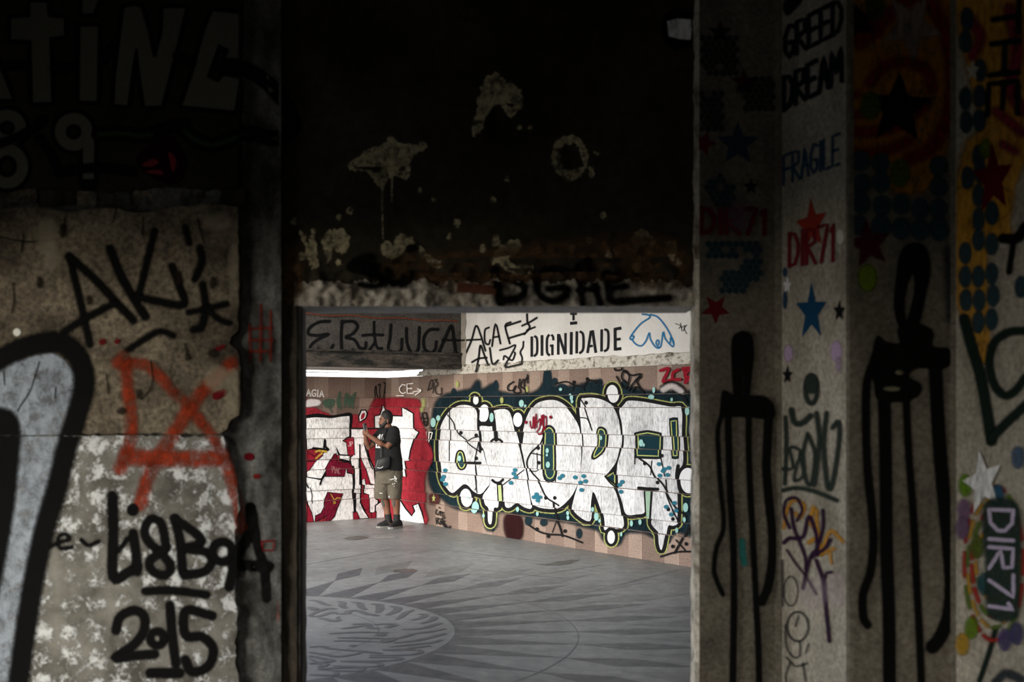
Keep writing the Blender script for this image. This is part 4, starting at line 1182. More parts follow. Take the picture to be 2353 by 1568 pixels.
# the old sign
g = Paint(SLF, 'sign_lettering', 'paint', 'pale block letters TING darkened for shade, outlined in black')
sg = [[(-120, 200), (-20, 460), (90, 742), (-120, 742)],
      [(230, 20), (350, 20), (360, 130), (480, 140), (480, 265), (370, 282), (385, 765), (250, 770), (237, 302), (85, 296), (85, 140), (228, 130)],
      [(605, 200), (735, 200), (725, 760), (600, 755)], [(620, -40), (750, -40), (700, 100), (620, 100)],
      [(935, 60), (1000, 45), (1055, 55), (1110, 240), (1150, 432), (1172, 432), (1222, 240), (1230, 62), (1390, 62), (1310, 400), (1210, 792), (1090, 796), (1046, 500), (1035, 365), (1015, 365), (985, 560), (955, 792), (860, 780), (872, 560), (905, 300)],
      [(1600, 85), (1840, 110), (1800, 462), (1700, 442), (1720, 372), (1640, 330), (1550, 580), (1640, 622), (1680, 572), (1795, 590), (1760, 830), (1370, 792), (1450, 560), (1540, 230)]]
for p in sg: g.stroke(c0(resample(p + [p[0]], 60)[:-1]), 22, KB, 1, 3, close=True, smooth=False)
for p in sg: g.fill(c0(p), SHADED_PALE, 1, 0, smooth=False)
g.build()
g = Paint(SLF, 'sign_numerals', 'paint', 'pale numerals 89 darkened for shade, outlined in black')
n8 = [ell(55, 960, 100, 95), ell(55, 1250, 115, 125)]
n9 = ell(555, 990, 100, 100)
for p in n8: g.stroke(c0(p), 44, KB, 1, 3, close=True)
g.stroke(c0(n9), 44, KB, 1, 3, close=True); g.stroke(c0([(665, 990), (665, 1200), (665, 1365)]), 46, KB, 1, 3)
for p in n8: g.stroke(c0(p), 26, SHADED_PALE, 1, 2, close=True)
g.stroke(c0(n9), 26, SHADED_PALE, 1, 2, close=True); g.stroke(c0([(668, 1000), (666, 1200), (666, 1345)]), 26, SHADED_PALE, 1, 2, cap=False)
g.build()
vine = [(740, 1010), (900, 1000), (1080, 1020), (1250, 965), (1350, 950), (1450, 1040), (1580, 1090), (1700, 1060), (1850, 1000), (2050, 1040), (2170, 1000), (2200, 900), (2100, 720), (1950, 580), (1780, 500), (1650, 500)]
for sf, nm in ((SLF, 'painted_vine'), (SRC, 'painted_vine'), (SLN, 'painted_vine')):
    g = Paint(sf, nm)
    g.stroke(c0(vine), 34, KB, 1, 4)
    g.stroke(c0(vine[:9]), 13, (0.02, 0.035, 0.012), 1, 4)
    if sf is SLF:
        for pts in ([(0, 1080), (200, 1000), (330, 900)], [(300, 1040), (380, 1150), (430, 1250)], [(440, 1300), (600, 1270), (800, 1260), (1000, 1290)], [(20, 500), (200, 490)], [(410, 520), (560, 500)], [(780, 450), (860, 330)], [(1330, 420), (1440, 470)], [(1180, 980), (1390, 920)]):
            g.stroke(c0(pts), 22, KB, 1, 6)
    g.build()
g = Paint(SLF, 'painted_rose', label='dark red painted rose')
g.fill(c0([(1030, 1190), (1160, 1070), (1290, 1030), (1340, 1110), (1400, 1200), (1370, 1330), (1290, 1380), (1180, 1340), (1080, 1280)]), (0.012, 0.002, 0.003), 1, 3)
for p in ([(1070, 1240), (1150, 1200), (1190, 1220), (1140, 1250)], [(1100, 1290), (1200, 1280), (1220, 1310)], [(1270, 1150), (1320, 1200), (1300, 1290)]):
    g.fill(c0(p), (0.16, 0.02, 0.025), 1, 3)
g.build()

# tags on the plaster
g = Paint(SLF, 'black_tag', label='black sprayed AKI tag')
for pts, w_ in [([(520, 490), (560, 650), (630, 950), (672, 1150)], 17), ([(520, 490), (700, 650), (860, 820), (1000, 970)], 19), ([(485, 1050), (640, 955), (860, 840)], 17), ([(825, 430), (900, 620), (1000, 800), (1090, 940)], 20), ([(1160, 300), (1110, 500), (1040, 780)], 16), ([(1020, 790), (1200, 830), (1380, 850), (1340, 700), (1290, 565)], 18),
                ([(1390, 270), (1420, 390)], 14), ([(1500, 430), (1515, 530), (1460, 660)], 17), ([(1520, 700), (1540, 860), (1515, 1010), (1450, 1040)], 17), ([(1415, 910), (1550, 880), (1700, 845)], 14), ([(1550, 880), (1640, 960), (1720, 990)], 14), ([(960, 1190), (1100, 1100), (1200, 1050), (1300, 1085)], 15)]:
    g.stroke(c1(pts), w_, KB, 1, 8)
g.build()
arch = [(-140, 380), (-60, 320), (150, 205), (370, 150), (520, 190), (615, 330), (630, 500), (565, 740), (500, 950), (430, 1240), (335, 1560), (235, 2040), (130, 2760)]
inner = [(-120, 720), (40, 740), (70, 830), (60, 1000), (20, 1400), (-40, 1750), (-140, 2300)]
ifill = [(-140, 420), (150, 300), (400, 250), (560, 400), (580, 560), (530, 780), (470, 950), (380, 1350), (290, 1650), (180, 2200), (90, 2760), (-140, 2760)]
for sf in (SLF, SLF2):
    g = Paint(sf, 'pale_blue_fill', 'patchy', 'worn pale grey-blue paint inside the black outline')
    g.fill(c2(ifill), (0.25, 0.28, 0.325), .95, 6)
    g.build()
    g = Paint(sf, 'black_outline', 'paint', 'thick black sprayed outline of a large letter')
    g.stroke(c2(arch), 47, KB, 1, 12); g.stroke(c2(inner), 52, KB, 1, 12)
    g.build()
RO_ = (0.24, 0.032, 0.013)
ix = [([(930, 260), (965, 500), (985, 800), (960, 950), (900, 1110)], 28), ([(880, 310), (1000, 310), (1130, 345), (1300, 520), (1420, 640), (1560, 820), (1660, 980), (1730, 1180), (1790, 1400), (1815, 1560)], 24), ([(1745, 310), (1600, 440), (1430, 640), (1300, 850), (1190, 1010), (1100, 1200), (1055, 1370)], 30), ([(950, 1010), (1200, 1030), (1450, 1030), (1650, 1020)], 38)]
lis = [([(845, 170), (850, 450), (850, 780), (960, 745), (1030, 700)], 24), ([(1000, 450), (1020, 600), (1030, 740)], 22), ([(890, 580), (960, 490)], 12), ([(1250, 560), (1210, 380), (1130, 345), (1085, 430), (1120, 520), (1220, 610), (1280, 700), (1240, 765), (1150, 740), (1125, 660), (1230, 570)], 21), ([(1310, 340), (1350, 500), (1370, 740)], 22), ([(1310, 340), (1490, 470), (1500, 530), (1390, 565), (1540, 590), (1590, 660), (1530, 740), (1380, 765)], 21),
       (ell(1670, 590, 75, 75) + [(1745, 590)], 21), ([(1880, 260), (1870, 450), (1780, 620), (1720, 850)], 24), ([(1880, 260), (1920, 500), (1980, 720), (2000, 940)], 22), ([(1760, 690), (2010, 700)], 26), ([(380, 550), (440, 520), (520, 495), (490, 455), (440, 480), (450, 560), (540, 555)], 9), ([(610, 500), (665, 540), (740, 512)], 10), ([(1090, 885), (1300, 880), (1550, 912)], 19),
       ([(870, 1180), (900, 1080), (1000, 1030), (1078, 1070), (1080, 1180), (1000, 1290), (860, 1390), (1000, 1370), (1160, 1358)], 22), (ell(1180, 1240, 52, 52) + [(1232, 1240)], 20), ([(1275, 990), (1290, 1200), (1320, 1430)], 22), ([(1590, 1070), (1395, 1030), (1392, 1215), (1520, 1230), (1600, 1320), (1560, 1450), (1440, 1490), (1390, 1400)], 22), ([(1130, 1500), (1345, 1500)], 24)]
for sf in (SLF, SLF2, SRC):
    g = Paint(sf, 'red_cross', 'patchy', 'large orange-red sprayed IX')
    for pts, w_ in ix: g.stroke(c2(pts), w_, RO_, .85, 12)
    g.build()
for sf in (SLF2, SRC):
    g = Paint(sf, 'black_lettering', 'paint', 'black sprayed lettering LISBOA 2015')
    for pts, w_ in lis: g.stroke(c3(pts), w_, KB, 1, 6)
    g.dot(305, 1172, 12, 13, KB, 1, 4)
    g.build()
g = Paint(SLF, 'red_flecks')
for x, y, rx, ry in [(505, 905, 18, 8), (500, 912, 10, 6), (236, 786, 7, 6), (270, 785, 6, 4), (505, 800, 14, 4)]:
    g.dot(x, y, rx, ry, (0.11, 0.008, 0.01), .9, 2.5, rot=-.4)
g.dot(40, 764, 8, 8, (0.6, 0.6, 0.55), 1, 2)
g.build()
g = Paint(SRC, 'red_grid', label='dark red sprayed grid on the recess')
for pts in ([(573, 745), (575, 830)], [(600, 700), (598, 830)], [(622, 715), (622, 830)], [(572, 756), (626, 754)], [(572, 782), (628, 782)], [(572, 808), (626, 808)]):
    g.stroke(pts, 5, (0.16, 0.02, 0.012), .9, 3)
g.dot(572, 1050, 11, 8, (0.10, 0.006, 0.01), 1, 2); g.dot(590, 1095, 8, 5, (0.11, 0.01, 0.01), .9, 2)
g.stroke([(602, 1245), (630, 1243), (628, 1265), (604, 1266), (602, 1245)], 4, (0.14, 0.01, 0.01), .9, 2, smooth=False)
g.stroke([(642, 1385), (640, 1420), (646, 1440)], 5, (0.25, 0.05, 0.03), .8, 3)
g.build()

g = Paint(SLF, 'plaster_crack')
for pts in ([(92, 832), (80, 870), (70, 900), (50, 930), (42, 945)], [(10, 855), (12, 885)], [(130, 890), (127, 915)], [(347, 830), (352, 870), (345, 895), (325, 918)], [(246, 860), (250, 905)], [(0, 545), (60, 556), (120, 552)], [(330, 500), (328, 540)], [(425, 790), (431, 815)], [(30, 650), (33, 690), (28, 720)], [(55, 540), (50, 580)], [(455, 505), (470, 560)], [(268, 480), (262, 510)], [(150, 500), (148, 530)]):
    g.stroke(pts, 3.2, (0.012, 0.01, 0.008), .9, 2)
for x, y, rx, ry in [(280, 945, 9, 6), (432, 820, 5, 6), (490, 812, 10, 8), (92, 650, 5, 12), (410, 640, 6, 16), (205, 690, 5, 9), (145, 530, 6, 14), (490, 650, 5, 12), (320, 905, 4, 10)]:
    g.dot(x, y, rx, ry, (0.018, 0.014, 0.01), .75, 5)
for x, y, rx, ry in [(110, 540, 20, 34), (120, 590, 12, 30), (500, 510, 26, 14), (540, 620, 6, 60), (536, 900, 10, 50), (500, 870, 24, 22)]:
    g.dot(x, y, rx, ry, (0.36, 0.31, 0.22), .35, 12)
g.build()
# lintel: bare pale patches where the black coat has come off, then the tags
cl0 = crop(600, 0, 2.2404); cl1 = crop(600, 480, 2.2625)
PL = (0.52, 0.45, 0.29)
g = Paint(SLN, 'bare_patch', 'chip', 'pale bare plaster where the black coat has flaked off')
def chip(pts, seed, amp=4, a=.95, c=cl0, col=PL):
    g.fill(ragged(c(pts), amp, seed, 5), col, a, 3.0, smooth=False)
chip([(450, 850), (560, 770), (640, 740), (670, 705), (700, 735), (790, 745), (840, 735), (850, 765), (780, 800), (760, 860), (750, 920), (700, 905), (660, 910), (650, 870), (640, 960), (615, 960), (580, 920), (540, 870), (490, 880)], 1)
g.stroke(cl0([(625, 940), (625, 1080), (628, 1230)]), 5, PL, .8, 3, taper=(1.2, .6)); g.stroke(cl0([(675, 900), (672, 1035)]), 4, PL, .8, 3)
chip([(1130, 470), (1160, 400), (1215, 380), (1260, 420), (1310, 440), (1345, 500), (1330, 560), (1280, 600), (1250, 560), (1200, 540), (1160, 600), (1140, 660), (1100, 700), (1085, 680), (1110, 580), (1120, 520)], 2)
for p, s_ in (([(1500, 800), (1530, 720), (1600, 700), (1660, 740), (1680, 800), (1670, 860), (1650, 820), (1640, 760), (1590, 735), (1545, 770), (1535, 830), (1560, 870), (1600, 880), (1660, 860), (1650, 900), (1590, 935), (1545, 910), (1510, 870)], 3), ([(1690, 870), (1710, 860), (1710, 910), (1690, 910)], 4), ([(1720, 780), (1740, 790), (1725, 800)], 5)):
    chip(p, s_, 3)
chip([(200, 1190), (220, 1200), (240, 1260), (270, 1180), (280, 1280), (290, 1370), (260, 1380), (240, 1320), (215, 1240)], 6, 4)
chip([(320, 1240), (360, 1190), (410, 1185), (455, 1220), (440, 1290), (400, 1300), (370, 1260), (345, 1350), (335, 1290)], 7, 4)
chip([(625, 1290), (640, 1240), (690, 1260), (700, 1215), (760, 1220), (810, 1260), (860, 1310), (920, 1350), (900, 1380), (840, 1330), (800, 1270), (740, 1270), (700, 1330), (640, 1320)], 8, 4)
chip([(1190, 1350), (1210, 1300), (1260, 1250), (1330, 1240), (1330, 1290), (1280, 1330), (1300, 1370), (1390, 1370), (1380, 1420), (1270, 1400), (1240, 1360)], 9, 4)
chip([(1915, 1240), (1940, 1190), (1990, 1200), (2025, 1250), (2000, 1310), (1980, 1260), (1945, 1290)], 10, 4)
chip([(2080, 1280), (2110, 1240), (2140, 1290), (2120, 1340)], 11, 4)
for x, y, r_, s_ in [(170, 1140, 12, 21), (455, 1085, 12, 22), (400, 1120, 10, 23), (1010, 1150, 14, 24), (1195, 1030, 10, 25), (1210, 1240, 18, 26), (1140, 1280, 14, 27), (820, 980, 8, 28), (890, 1030, 8, 29), (1265, 920, 8, 30), (1830, 1290, 10, 31), (1790, 1310, 12, 32), (1600, 1280, 10, 33), (1760, 1110, 12, 34), (1330, 655, 8, 35), (1385, 655, 6, 36), (970, 1220, 10, 37), (1940, 1380, 20, 38), (2150, 1350, 12, 39), (210, 1320, 14, 40), (400, 1350, 10, 41), (1690, 1240, 9, 42)]:
    chip(ell(x, y, r_, r_ * 1.4, 7), s_, 2.5, .9)
g.build()
g = Paint(SLN, 'rust_stain', 'chip')
g.fill(cl1([(640, 300), (900, 260), (1200, 240), (1700, 180), (2100, 170), (2200, 300), (2100, 380), (1700, 330), (1400, 340), (1000, 360)]), (0.15, 0.085, 0.042), .85, 26)
g.fill(cl1([(80, 200), (180, 210), (200, 400), (150, 470), (60, 420)]), (0.14, 0.08, 0.04), .8, 16)
g.build()
g = Paint(SLN, 'black_tag', 'paint', 'black sprayed DGHE tag above the doorway')
for pts, w_ in [([(1215, 320), (1228, 400), (1245, 490)], 20), ([(1215, 335), (1330, 380), (1370, 425), (1330, 465), (1245, 475)], 18), ([(1590, 330), (1500, 310), (1435, 370), (1450, 450), (1520, 482), (1590, 445), (1580, 412), (1490, 416)], 17), ([(1650, 300), (1660, 400), (1672, 495)], 18), ([(1695, 270), (1735, 400), (1765, 495)], 18), ([(1650, 425), (1750, 412)], 14), ([(1790, 340), (1810, 420), (1825, 480), (1950, 475), (2120, 462)], 18), ([(1790, 350), (1870, 350), (1955, 345)], 17), ([(1810, 415), (1900, 402)], 14), ([(1982, 215), (1988, 320)], 15)]:
    g.stroke(cl1(pts), w_, KB, 1, 8)
g.build()
g = Paint(SLN, 'black_tag', 'paint', 'smudged black tag over the left of the doorway')
for pts, w_ in [([(570, 250), (490, 270), (510, 320), (590, 340), (640, 375), (590, 402), (510, 395)], 15), ([(660, 320), (680, 390), (720, 345), (735, 395), (775, 340)], 18), ([(470, 300), (600, 310)], 26), ([(770, 210), (800, 195)], 16)]:
    g.stroke(cl1(pts), w_, KB, 1, 9)
g.build()
g = Paint(SLN, 'white_smear', 'silver', 'white paint smear on a black blot high beside the pilaster')
g.dot(1560, 66, 36, 44, (0.002, 0.002, 0.002), 1, 8)
g.fill([(1534, 50), (1555, 44), (1586, 46), (1588, 70), (1586, 90), (1560, 88), (1538, 82), (1536, 66)], (0.85, 0.84, 0.9), 1, 3, smooth=False)
g.build()

# ---- pilasters
r0 = crop(1560, 0, 2.9584); r1 = crop(1560, 440, 2.9584); r2 = crop(1560, 740, 2.9584); r3 = crop(1560, 1038, 2.9584)
NAVY = (0.015, 0.035, 0.06); MAR = (0.10, 0.008, 0.014); SBL = (0.012, 0.055, 0.12)
def one(c, x, y): return c([(x, y)])[0]
g = Paint(SR1, 'stencil_stars', 'paint', 'blue and maroon stencilled stars on the first pilaster')
g.star(*one(r0, 400, 980), 50, 52, NAVY); g.star(*one(r0, 440, 560), 30, 32, (0.05, 0.006, 0.01)); g.star(*one(r0, 170, 975), 28, 30, MAR, -70); g.star(*one(r0, 490, 1270), 17, 19, (0.01, 0.01, 0.012)); g.star(*one(r0, 280, 220), 28, 28, (0.01, 0.01, 0.012), a=.8)
g.star(*one(r1, 250, 800), 35, 35, MAR, 90)
g.build()
g = Paint(SR1, 'stencil_dots', 'paint', 'navy halftone dots stencilled on the first pilaster')
rq = random.Random(5)
def hexdots(c, x0, x1, y0, y1, st_, r_, keep, col, a=.9):
    j = 0
    y = y0
    while y < y1:
        x = x0 + (st_ / 2 if j % 2 else 0)
        while x < x1:
            if keep(x, y) and rq.random() < .95:
                px, py = one(c, x, y)
                g.dot(px, py, r_, r_ * 1.05, col, a, 2.2, n=7)
            x += st_
        y += st_ * .86; j += 1
hexdots(r0, 160, 400, 260, 520, 46, 6.5, lambda x, y: True, (0.008, 0.014, 0.02), .7)
hexdots(r0, 430, 640, 540, 770, 46, 6.5, lambda x, y: x + y > 1010, (0.008, 0.014, 0.02), .7)
hexdots(r0, 150, 300, 640, 880, 46, 6.5, lambda x, y: True, (0.008, 0.016, 0.025), .7)
hexdots(r0, 190, 380, 1200, 1400, 44, 6, lambda x, y: (x - 290) ** 2 + (y - 1300) ** 2 < 11000, (0.012, 0.03, 0.045))
hexdots(r1, 200, 560, 360, 690, 46, 6.6, lambda x, y: (y < 470) or (y < 560 and x > 420) or (y >= 550 and 290 < x < 480 - (y - 600) * .3) or (420 < x < 540 and y < 620), (0.012, 0.035, 0.05))
g.build()
g = Paint(SR1, 'stencil_tag', 'paint', 'maroon stencilled DIR71 on the first pilaster')
text(g, 'DIR71', r1([(150, 120), (600, 125), (600, 295), (150, 285)]), 11, (0.09, 0.008, 0.016), soft=3)
g.dot(*one(r1, 400, 160), 16, 30, (0.16, 0.09, 0.15), .4, 14)
g.build()
g = Paint(SR1, 'black_figure', 'paint', 'black dripping figure with four long legs on the first pilaster')
g.fill(r2([(360, 130), (400, 75), (450, 70), (490, 110), (500, 220), (490, 330), (470, 500), (440, 500), (440, 370), (425, 370), (420, 500), (375, 500), (360, 330)]), KB, 1, 4)
g.fill(r2([(290, 490), (320, 475), (370, 505), (500, 505), (570, 510), (630, 560), (640, 640), (560, 655), (480, 645), (300, 640), (280, 640)]), KB, 1, 4)
for pts, w_ in [([(300, 600), (262, 730), (265, 900), (280, 1130), (298, 1310), (295, 1420), (250, 1540), (235, 1680), (255, 1760), (295, 1850)], 12), ([(330, 620), (335, 850), (345, 1150), (365, 1500), (370, 1900), (362, 2450), (360, 2700)], 16), ([(470, 620), (470, 850), (480, 1150), (500, 1500), (520, 1900), (535, 2200), (545, 2700)], 15), ([(605, 600), (595, 850), (590, 1000), (610, 1250), (630, 1450), (625, 1650), (600, 1800), (560, 1900)], 21)]:
    g.stroke(r2(pts), w_, KB, 1, 5)
g.build()
g = Paint(SR1, 'teal_dash')
g.stroke(r2([(425, 1490), (430, 1570), (440, 1640)]), 15, (0.02, 0.12, 0.11), .9, 4)
g.build()

g = Paint(SR2, 'stencil_words', 'paint', 'black stencilled words GREED and DREAM slanting up the return')
text(g, 'GREED', r0([(720, 190), (1110, -10), (1110, 205), (720, 405)]), 11, (0.012, 0.016, 0.022), soft=3)
text(g, 'DREAM', r0([(715, 530), (1110, 320), (1110, 550), (715, 745)]), 12, (0.012, 0.016, 0.024), soft=3)
g.fill(r0([(720, 20), (800, -40), (840, 0), (740, 100)]), (0.012, 0.014, 0.02), 1, 4)
g.build()
g = Paint(SR2, 'stencil_words', 'paint', 'blue stencilled word FRAGILE')
text(g, 'FRAGILE', r0([(715, 1060), (1095, 910), (1095, 1115), (715, 1255)]), 6.5, (0.02, 0.06, 0.12), soft=3, a=.92)
g.build()
g = Paint(SR2, 'stencil_stars', 'paint', 'red and blue stencilled stars on the return of the first pilaster')
g.star(*one(r1, 905, 230), 36, 62, (0.30, 0.035, 0.02), -92, shear=-.25)
g.star(*one(r1, 905, 820), 36, 70, SBL, -90, inner=.40, shear=-.05)
g.star(*one(r1, 1095, 815), 14, 26, (0.012, 0.012, 0.014)); g.star(*one(r1, 742, 1250), 12, 22, (0.012, 0.012, 0.014))
g.star(*one(r1, 740, 640), 9, 20, (0.75, 0.75, 0.78), soft=4); g.dot(*one(r1, 725, 740), 4, 20, SBL, .8, 3); g.dot(*one(r1, 725, 550), 4, 10, SBL, .8, 3)
g.dot(*one(r1, 1100, 310), 7, 16, (0.7, 0.66, 0.62), .9, 5)
g.build()
g = Paint(SR2, 'stencil_tag', 'paint', 'maroon stencilled DIR71 under the red star')
text(g, 'DIR71', r1([(755, 290), (1070, 215), (1065, 470), (755, 510)]), 8, (0.16, 0.012, 0.02), soft=3)
g.build()
g = Paint(SR2, 'lilac_spots')
g.dot(*one(r2, 750, 215), 8, 18, (0.5, 0.36, 0.55), .9, 4); g.dot(*one(r2, 1075, 200), 10, 22, (0.5, 0.36, 0.55), .9, 5); g.dot(*one(r2, 1090, 290), 5, 16, (0.4, 0.3, 0.42), .6, 5)
g.build()
GRN = (0.028, 0.038, 0.032)
g = Paint(SR2, 'green_tag', 'paint', 'dark green sprayed tag with an underline on the return')
g.stroke(r2(ell(905, 460, 40, 95)), 11, GRN, 1, 5, close=True); g.dot(*one(r2, 905, 420), 14, 22, GRN, 1, 5)
for pts, w_ in [([(770, 600), (790, 680), (840, 690), (900, 640)], 14), ([(730, 650), (735, 850), (725, 1100)], 10), ([(700, 1000), (780, 990), (760, 860), (830, 880), (800, 1000), (790, 1080), (850, 1040), (830, 900)], 7), ([(880, 760), (850, 900), (870, 1080), (910, 1090), (930, 900), (890, 780)], 9), ([(940, 620), (960, 800), (940, 1000), (925, 1110)], 11), ([(1010, 620), (990, 800), (1000, 1000), (1025, 1140), (1060, 1050), (1095, 800), (1090, 680), (1050, 720)], 11), ([(695, 1150), (800, 1130), (920, 1150), (1080, 1215)], 10)]:
    g.stroke(r2(pts), w_, GRN, .95, 5)
g.build()
g = Paint(SR2, 'orange_tag', 'paint', 'dark purple tag over an orange one on the return')
OR = (0.42, 0.20, 0.03); PU = (0.028, 0.012, 0.032)
for pts, w_ in [([(720, 520), (740, 400), (790, 330), (860, 370), (830, 450), (800, 420)], 8), ([(920, 380), (900, 480), (960, 560), (890, 620)], 10), ([(940, 400), (950, 560), (980, 700)], 8), ([(1120, 610), (1040, 540), (990, 640), (960, 700), (1060, 660)], 8), ([(1030, 680), (1045, 760)], 6)]:
    g.stroke(r3(pts), w_, OR, .9, 5)
for pts, w_ in [([(760, 520), (720, 420), (740, 330), (810, 320), (845, 400), (810, 470)], 7), ([(770, 390), (790, 520), (860, 700), (870, 800)], 8), ([(720, 620), (760, 590), (850, 580), (890, 440), (940, 560), (950, 700)], 9), ([(985, 400), (985, 520), (950, 650), (900, 720), (850, 930)], 8), ([(1035, 600), (1000, 660), (910, 720)], 8), ([(740, 670), (800, 760), (870, 850), (940, 970)], 5), ([(940, 740), (985, 870), (1000, 1000), (1030, 1290)], 9), ([(1045, 820), (1010, 830), (990, 900)], 7)]:
    g.stroke(r3(pts), w_, PU, .95, 4)
g.build()
g = Paint(SR2, 'grey_scribble')
g.stroke(r3(ell(768, 950, 48, 100)), 3, (0.03, 0.03, 0.03), .8, 2, close=True); g.stroke(r3(ell(815, 1190, 72, 100)), 4.5, (0.03, 0.03, 0.03), .85, 2.5, close=True)
for pts in ([(710, 740), (712, 1050)], [(730, 1180), (740, 1330), (790, 1400), (830, 1380), (830, 1290)], [(890, 1310), (870, 1370)], [(740, 1400), (800, 1460), (880, 1440)], [(760, 1440), (735, 1520), (740, 1600)], [(850, 1440), (870, 1560)], [(800, 1190), (820, 1120)]):
    g.stroke(r3(pts), 4, (0.03, 0.03, 0.03), .8, 2.5)
g.dot(*one(r3, 930, 960), 26, 30, (0.5, 0.36, 0.45), .16, 16); g.dot(*one(r3, 1090, 940), 20, 34, (0.55, 0.4, 0.5), .16, 14)
g.build()

# second pilaster: hot swirl, dark star, teal dots, tall black figure
g = Paint(SR3, 'orange_swirl', 'silver', 'orange and red sprayed swirl at the top of the second pilaster')
AM = (0.32, 0.135, 0.013); HR = (0.17, 0.012, 0.015)
g.fill(r0([(1165, -60), (1850, -60), (1850, 500), (1840, 800), (1800, 1000), (1700, 1250), (1560, 1300), (1430, 1260), (1300, 1080), (1165, 1060)]), AM, .8, 16)
for pts, w_ in [([(1165, 890), (1250, 900), (1400, 880), (1550, 820), (1680, 700)], 26), ([(1165, 1030), (1300, 1040), (1450, 1010), (1560, 960)], 24), ([(1560, 1080), (1680, 1030), (1790, 900), (1850, 700), (1850, 400), (1780, 150), (1650, -60)], 30), ([(1165, 780), (1240, 780)], 20), ([(1170, 650), (1220, 640)], 16), ([(1300, 560), (1400, 450), (1550, 420), (1680, 480), (1720, 600)], 26), ([(1230, 300), (1350, 180), (1480, 60), (1600, -40)], 30), ([(1170, 200), (1250, 250), (1350, 220)], 24)]:
    g.stroke(r0(pts), w_, HR, .85, 14)
g.star(*one(r0, 1580, 180), 66, 82, (0.24, 0.20, 0.18), -60, soft=12, a=.75, inner=.38)
g.build()
g = Paint(SR3, 'dark_star', 'paint', 'near-black stencilled star on the orange swirl')
g.star(*one(r0, 1490, 740), 80, 84, (0.008, 0.003, 0.004), -88, soft=6)
g.star(*one(r0, 1230, 150), 44, 40, (0.008, 0.006, 0.006), -30, soft=8, a=.85)
g.build()
g = Paint(SR3, 'teal_dots', 'paint', 'large teal stencil dots below the swirl')
TD = (0.022, 0.045, 0.055)
for x, y in [(1235, 1095), (1370, 1110), (1765, 1130), (1245, 1250), (1375, 1240), (1765, 1270), (1240, 1385), (1380, 1400), (1510, 1390), (1640, 1420), (1765, 1420), (1380, 1540), (1510, 1550), (1640, 1560), (1770, 1570)]:
    g.dot(*one(r0, x, y), 20, 23, TD, .92, 4)
for x, y in [(1220, 60), (1370, 230), (1510, 260), (1640, 265), (1220, 230), (1765, 240)]:
    g.dot(*one(r1, x, y), 20, 22, TD, .9, 5)
for x, y, c_ in [(1500, 1180, (0.06, 0.09, 0.012)), (1300, 720, (0.05, 0.08, 0.01)), (1330, 40, (0.03, 0.05, 0.01))]:
    g.dot(*one(r0, x, y), 20, 30, c_, .85, 8)
g.dot(*one(r1, 1280, 590), 18, 28, (0.10, 0.15, 0.01), .9, 8)
g.star(*one(r1, 1290, 360), 50, 56, (0.05, 0.006, 0.01), -100, soft=6, a=.9)
g.stroke(r1([(1830, 400), (1840, 600), (1850, 860)]), 24, (0.015, 0.025, 0.035), .7, 14)
g.build()
g = Paint(SR3, 'black_figure', 'paint', 'tall black figure with a loop head and four legs on the second pilaster')
g.fill(r1([(1480, 600), (1500, 450), (1550, 370), (1640, 360), (1690, 430), (1700, 560), (1670, 700), (1640, 850), (1600, 920), (1540, 920), (1560, 860), (1600, 700), (1600, 580), (1575, 560), (1545, 640), (1525, 750), (1530, 900), (1490, 900), (1465, 760)]), KB, 1, 5)
g.fill(r2([(1490, 60), (1540, 0), (1640, 20), (1720, 70), (1720, 170), (1830, 190), (1850, 260), (1800, 310), (1640, 310), (1580, 330), (1560, 380), (1640, 430), (1630, 490), (1560, 530), (1440, 540), (1350, 520), (1330, 420), (1310, 330), (1320, 200), (1350, 100), (1400, 140), (1500, 150)]), KB, 1, 5)
for pts, w_ in [([(1330, 250), (1275, 420), (1270, 700), (1280, 1000), (1310, 1300), (1320, 1500), (1300, 1700), (1250, 1850), (1250, 2000), (1280, 2060)], 20), ([(1390, 450), (1400, 800), (1405, 1200), (1410, 1600), (1425, 2000), (1430, 2700)], 30), ([(1540, 480), (1560, 900), (1590, 1300), (1610, 1700), (1640, 2300), (1650, 2700)], 18), ([(1740, 280), (1760, 700), (1790, 1100), (1830, 1500), (1850, 1800), (1830, 2000), (1770, 2150), (1720, 2210)], 32)]:
    g.stroke(r2(pts), w_, KB, 1, 6)
g.dot(*one(r2, 1445, 455), 18, 4, (0.16, 0.15, 0.10), .8, 3); g.dot(*one(r2, 1495, 345), 8, 4, (0.16, 0.15, 0.10), .7, 3)
g.build()

# the last return: amber ground with dots, red star, ringed white star
g = Paint(SR4, 'amber_ground', 'silver', 'amber sprayed ground at the top of the last return')
g.fill(r0([(1900, -60), (2400, -60), (2400, 900), (2330, 1100), (2260, 1300), (2230, 1500), (2220, 1600), (1910, 1600), (1895, 1300), (1960, 1000), (2050, 800)]), (0.50, 0.25, 0.03), .85, 16)
g.fill(r1([(1890, 0), (2230, 0), (2230, 140), (2100, 250), (2090, 500), (2090, 800), (2100, 960), (2070, 1160), (2030, 1000), (1900, 760), (1890, 300)]), (0.50, 0.25, 0.03), .8, 12)
for pts, w_ in [([(2250, 60), (2300, 350), (2260, 600), (2330, 750)], 30), ([(2160, 760), (2250, 830), (2330, 900)], 24), ([(2200, 980), (2290, 1030)], 18), ([(1960, 100), (2050, 250), (2000, 380)], 26)]:
    g.stroke(r0(pts), w_, (0.22, 0.02, 0.04), .85, 12)
g.build()
g = Paint(SR4, 'teal_dots', 'paint', 'teal stencil dots down the last return')
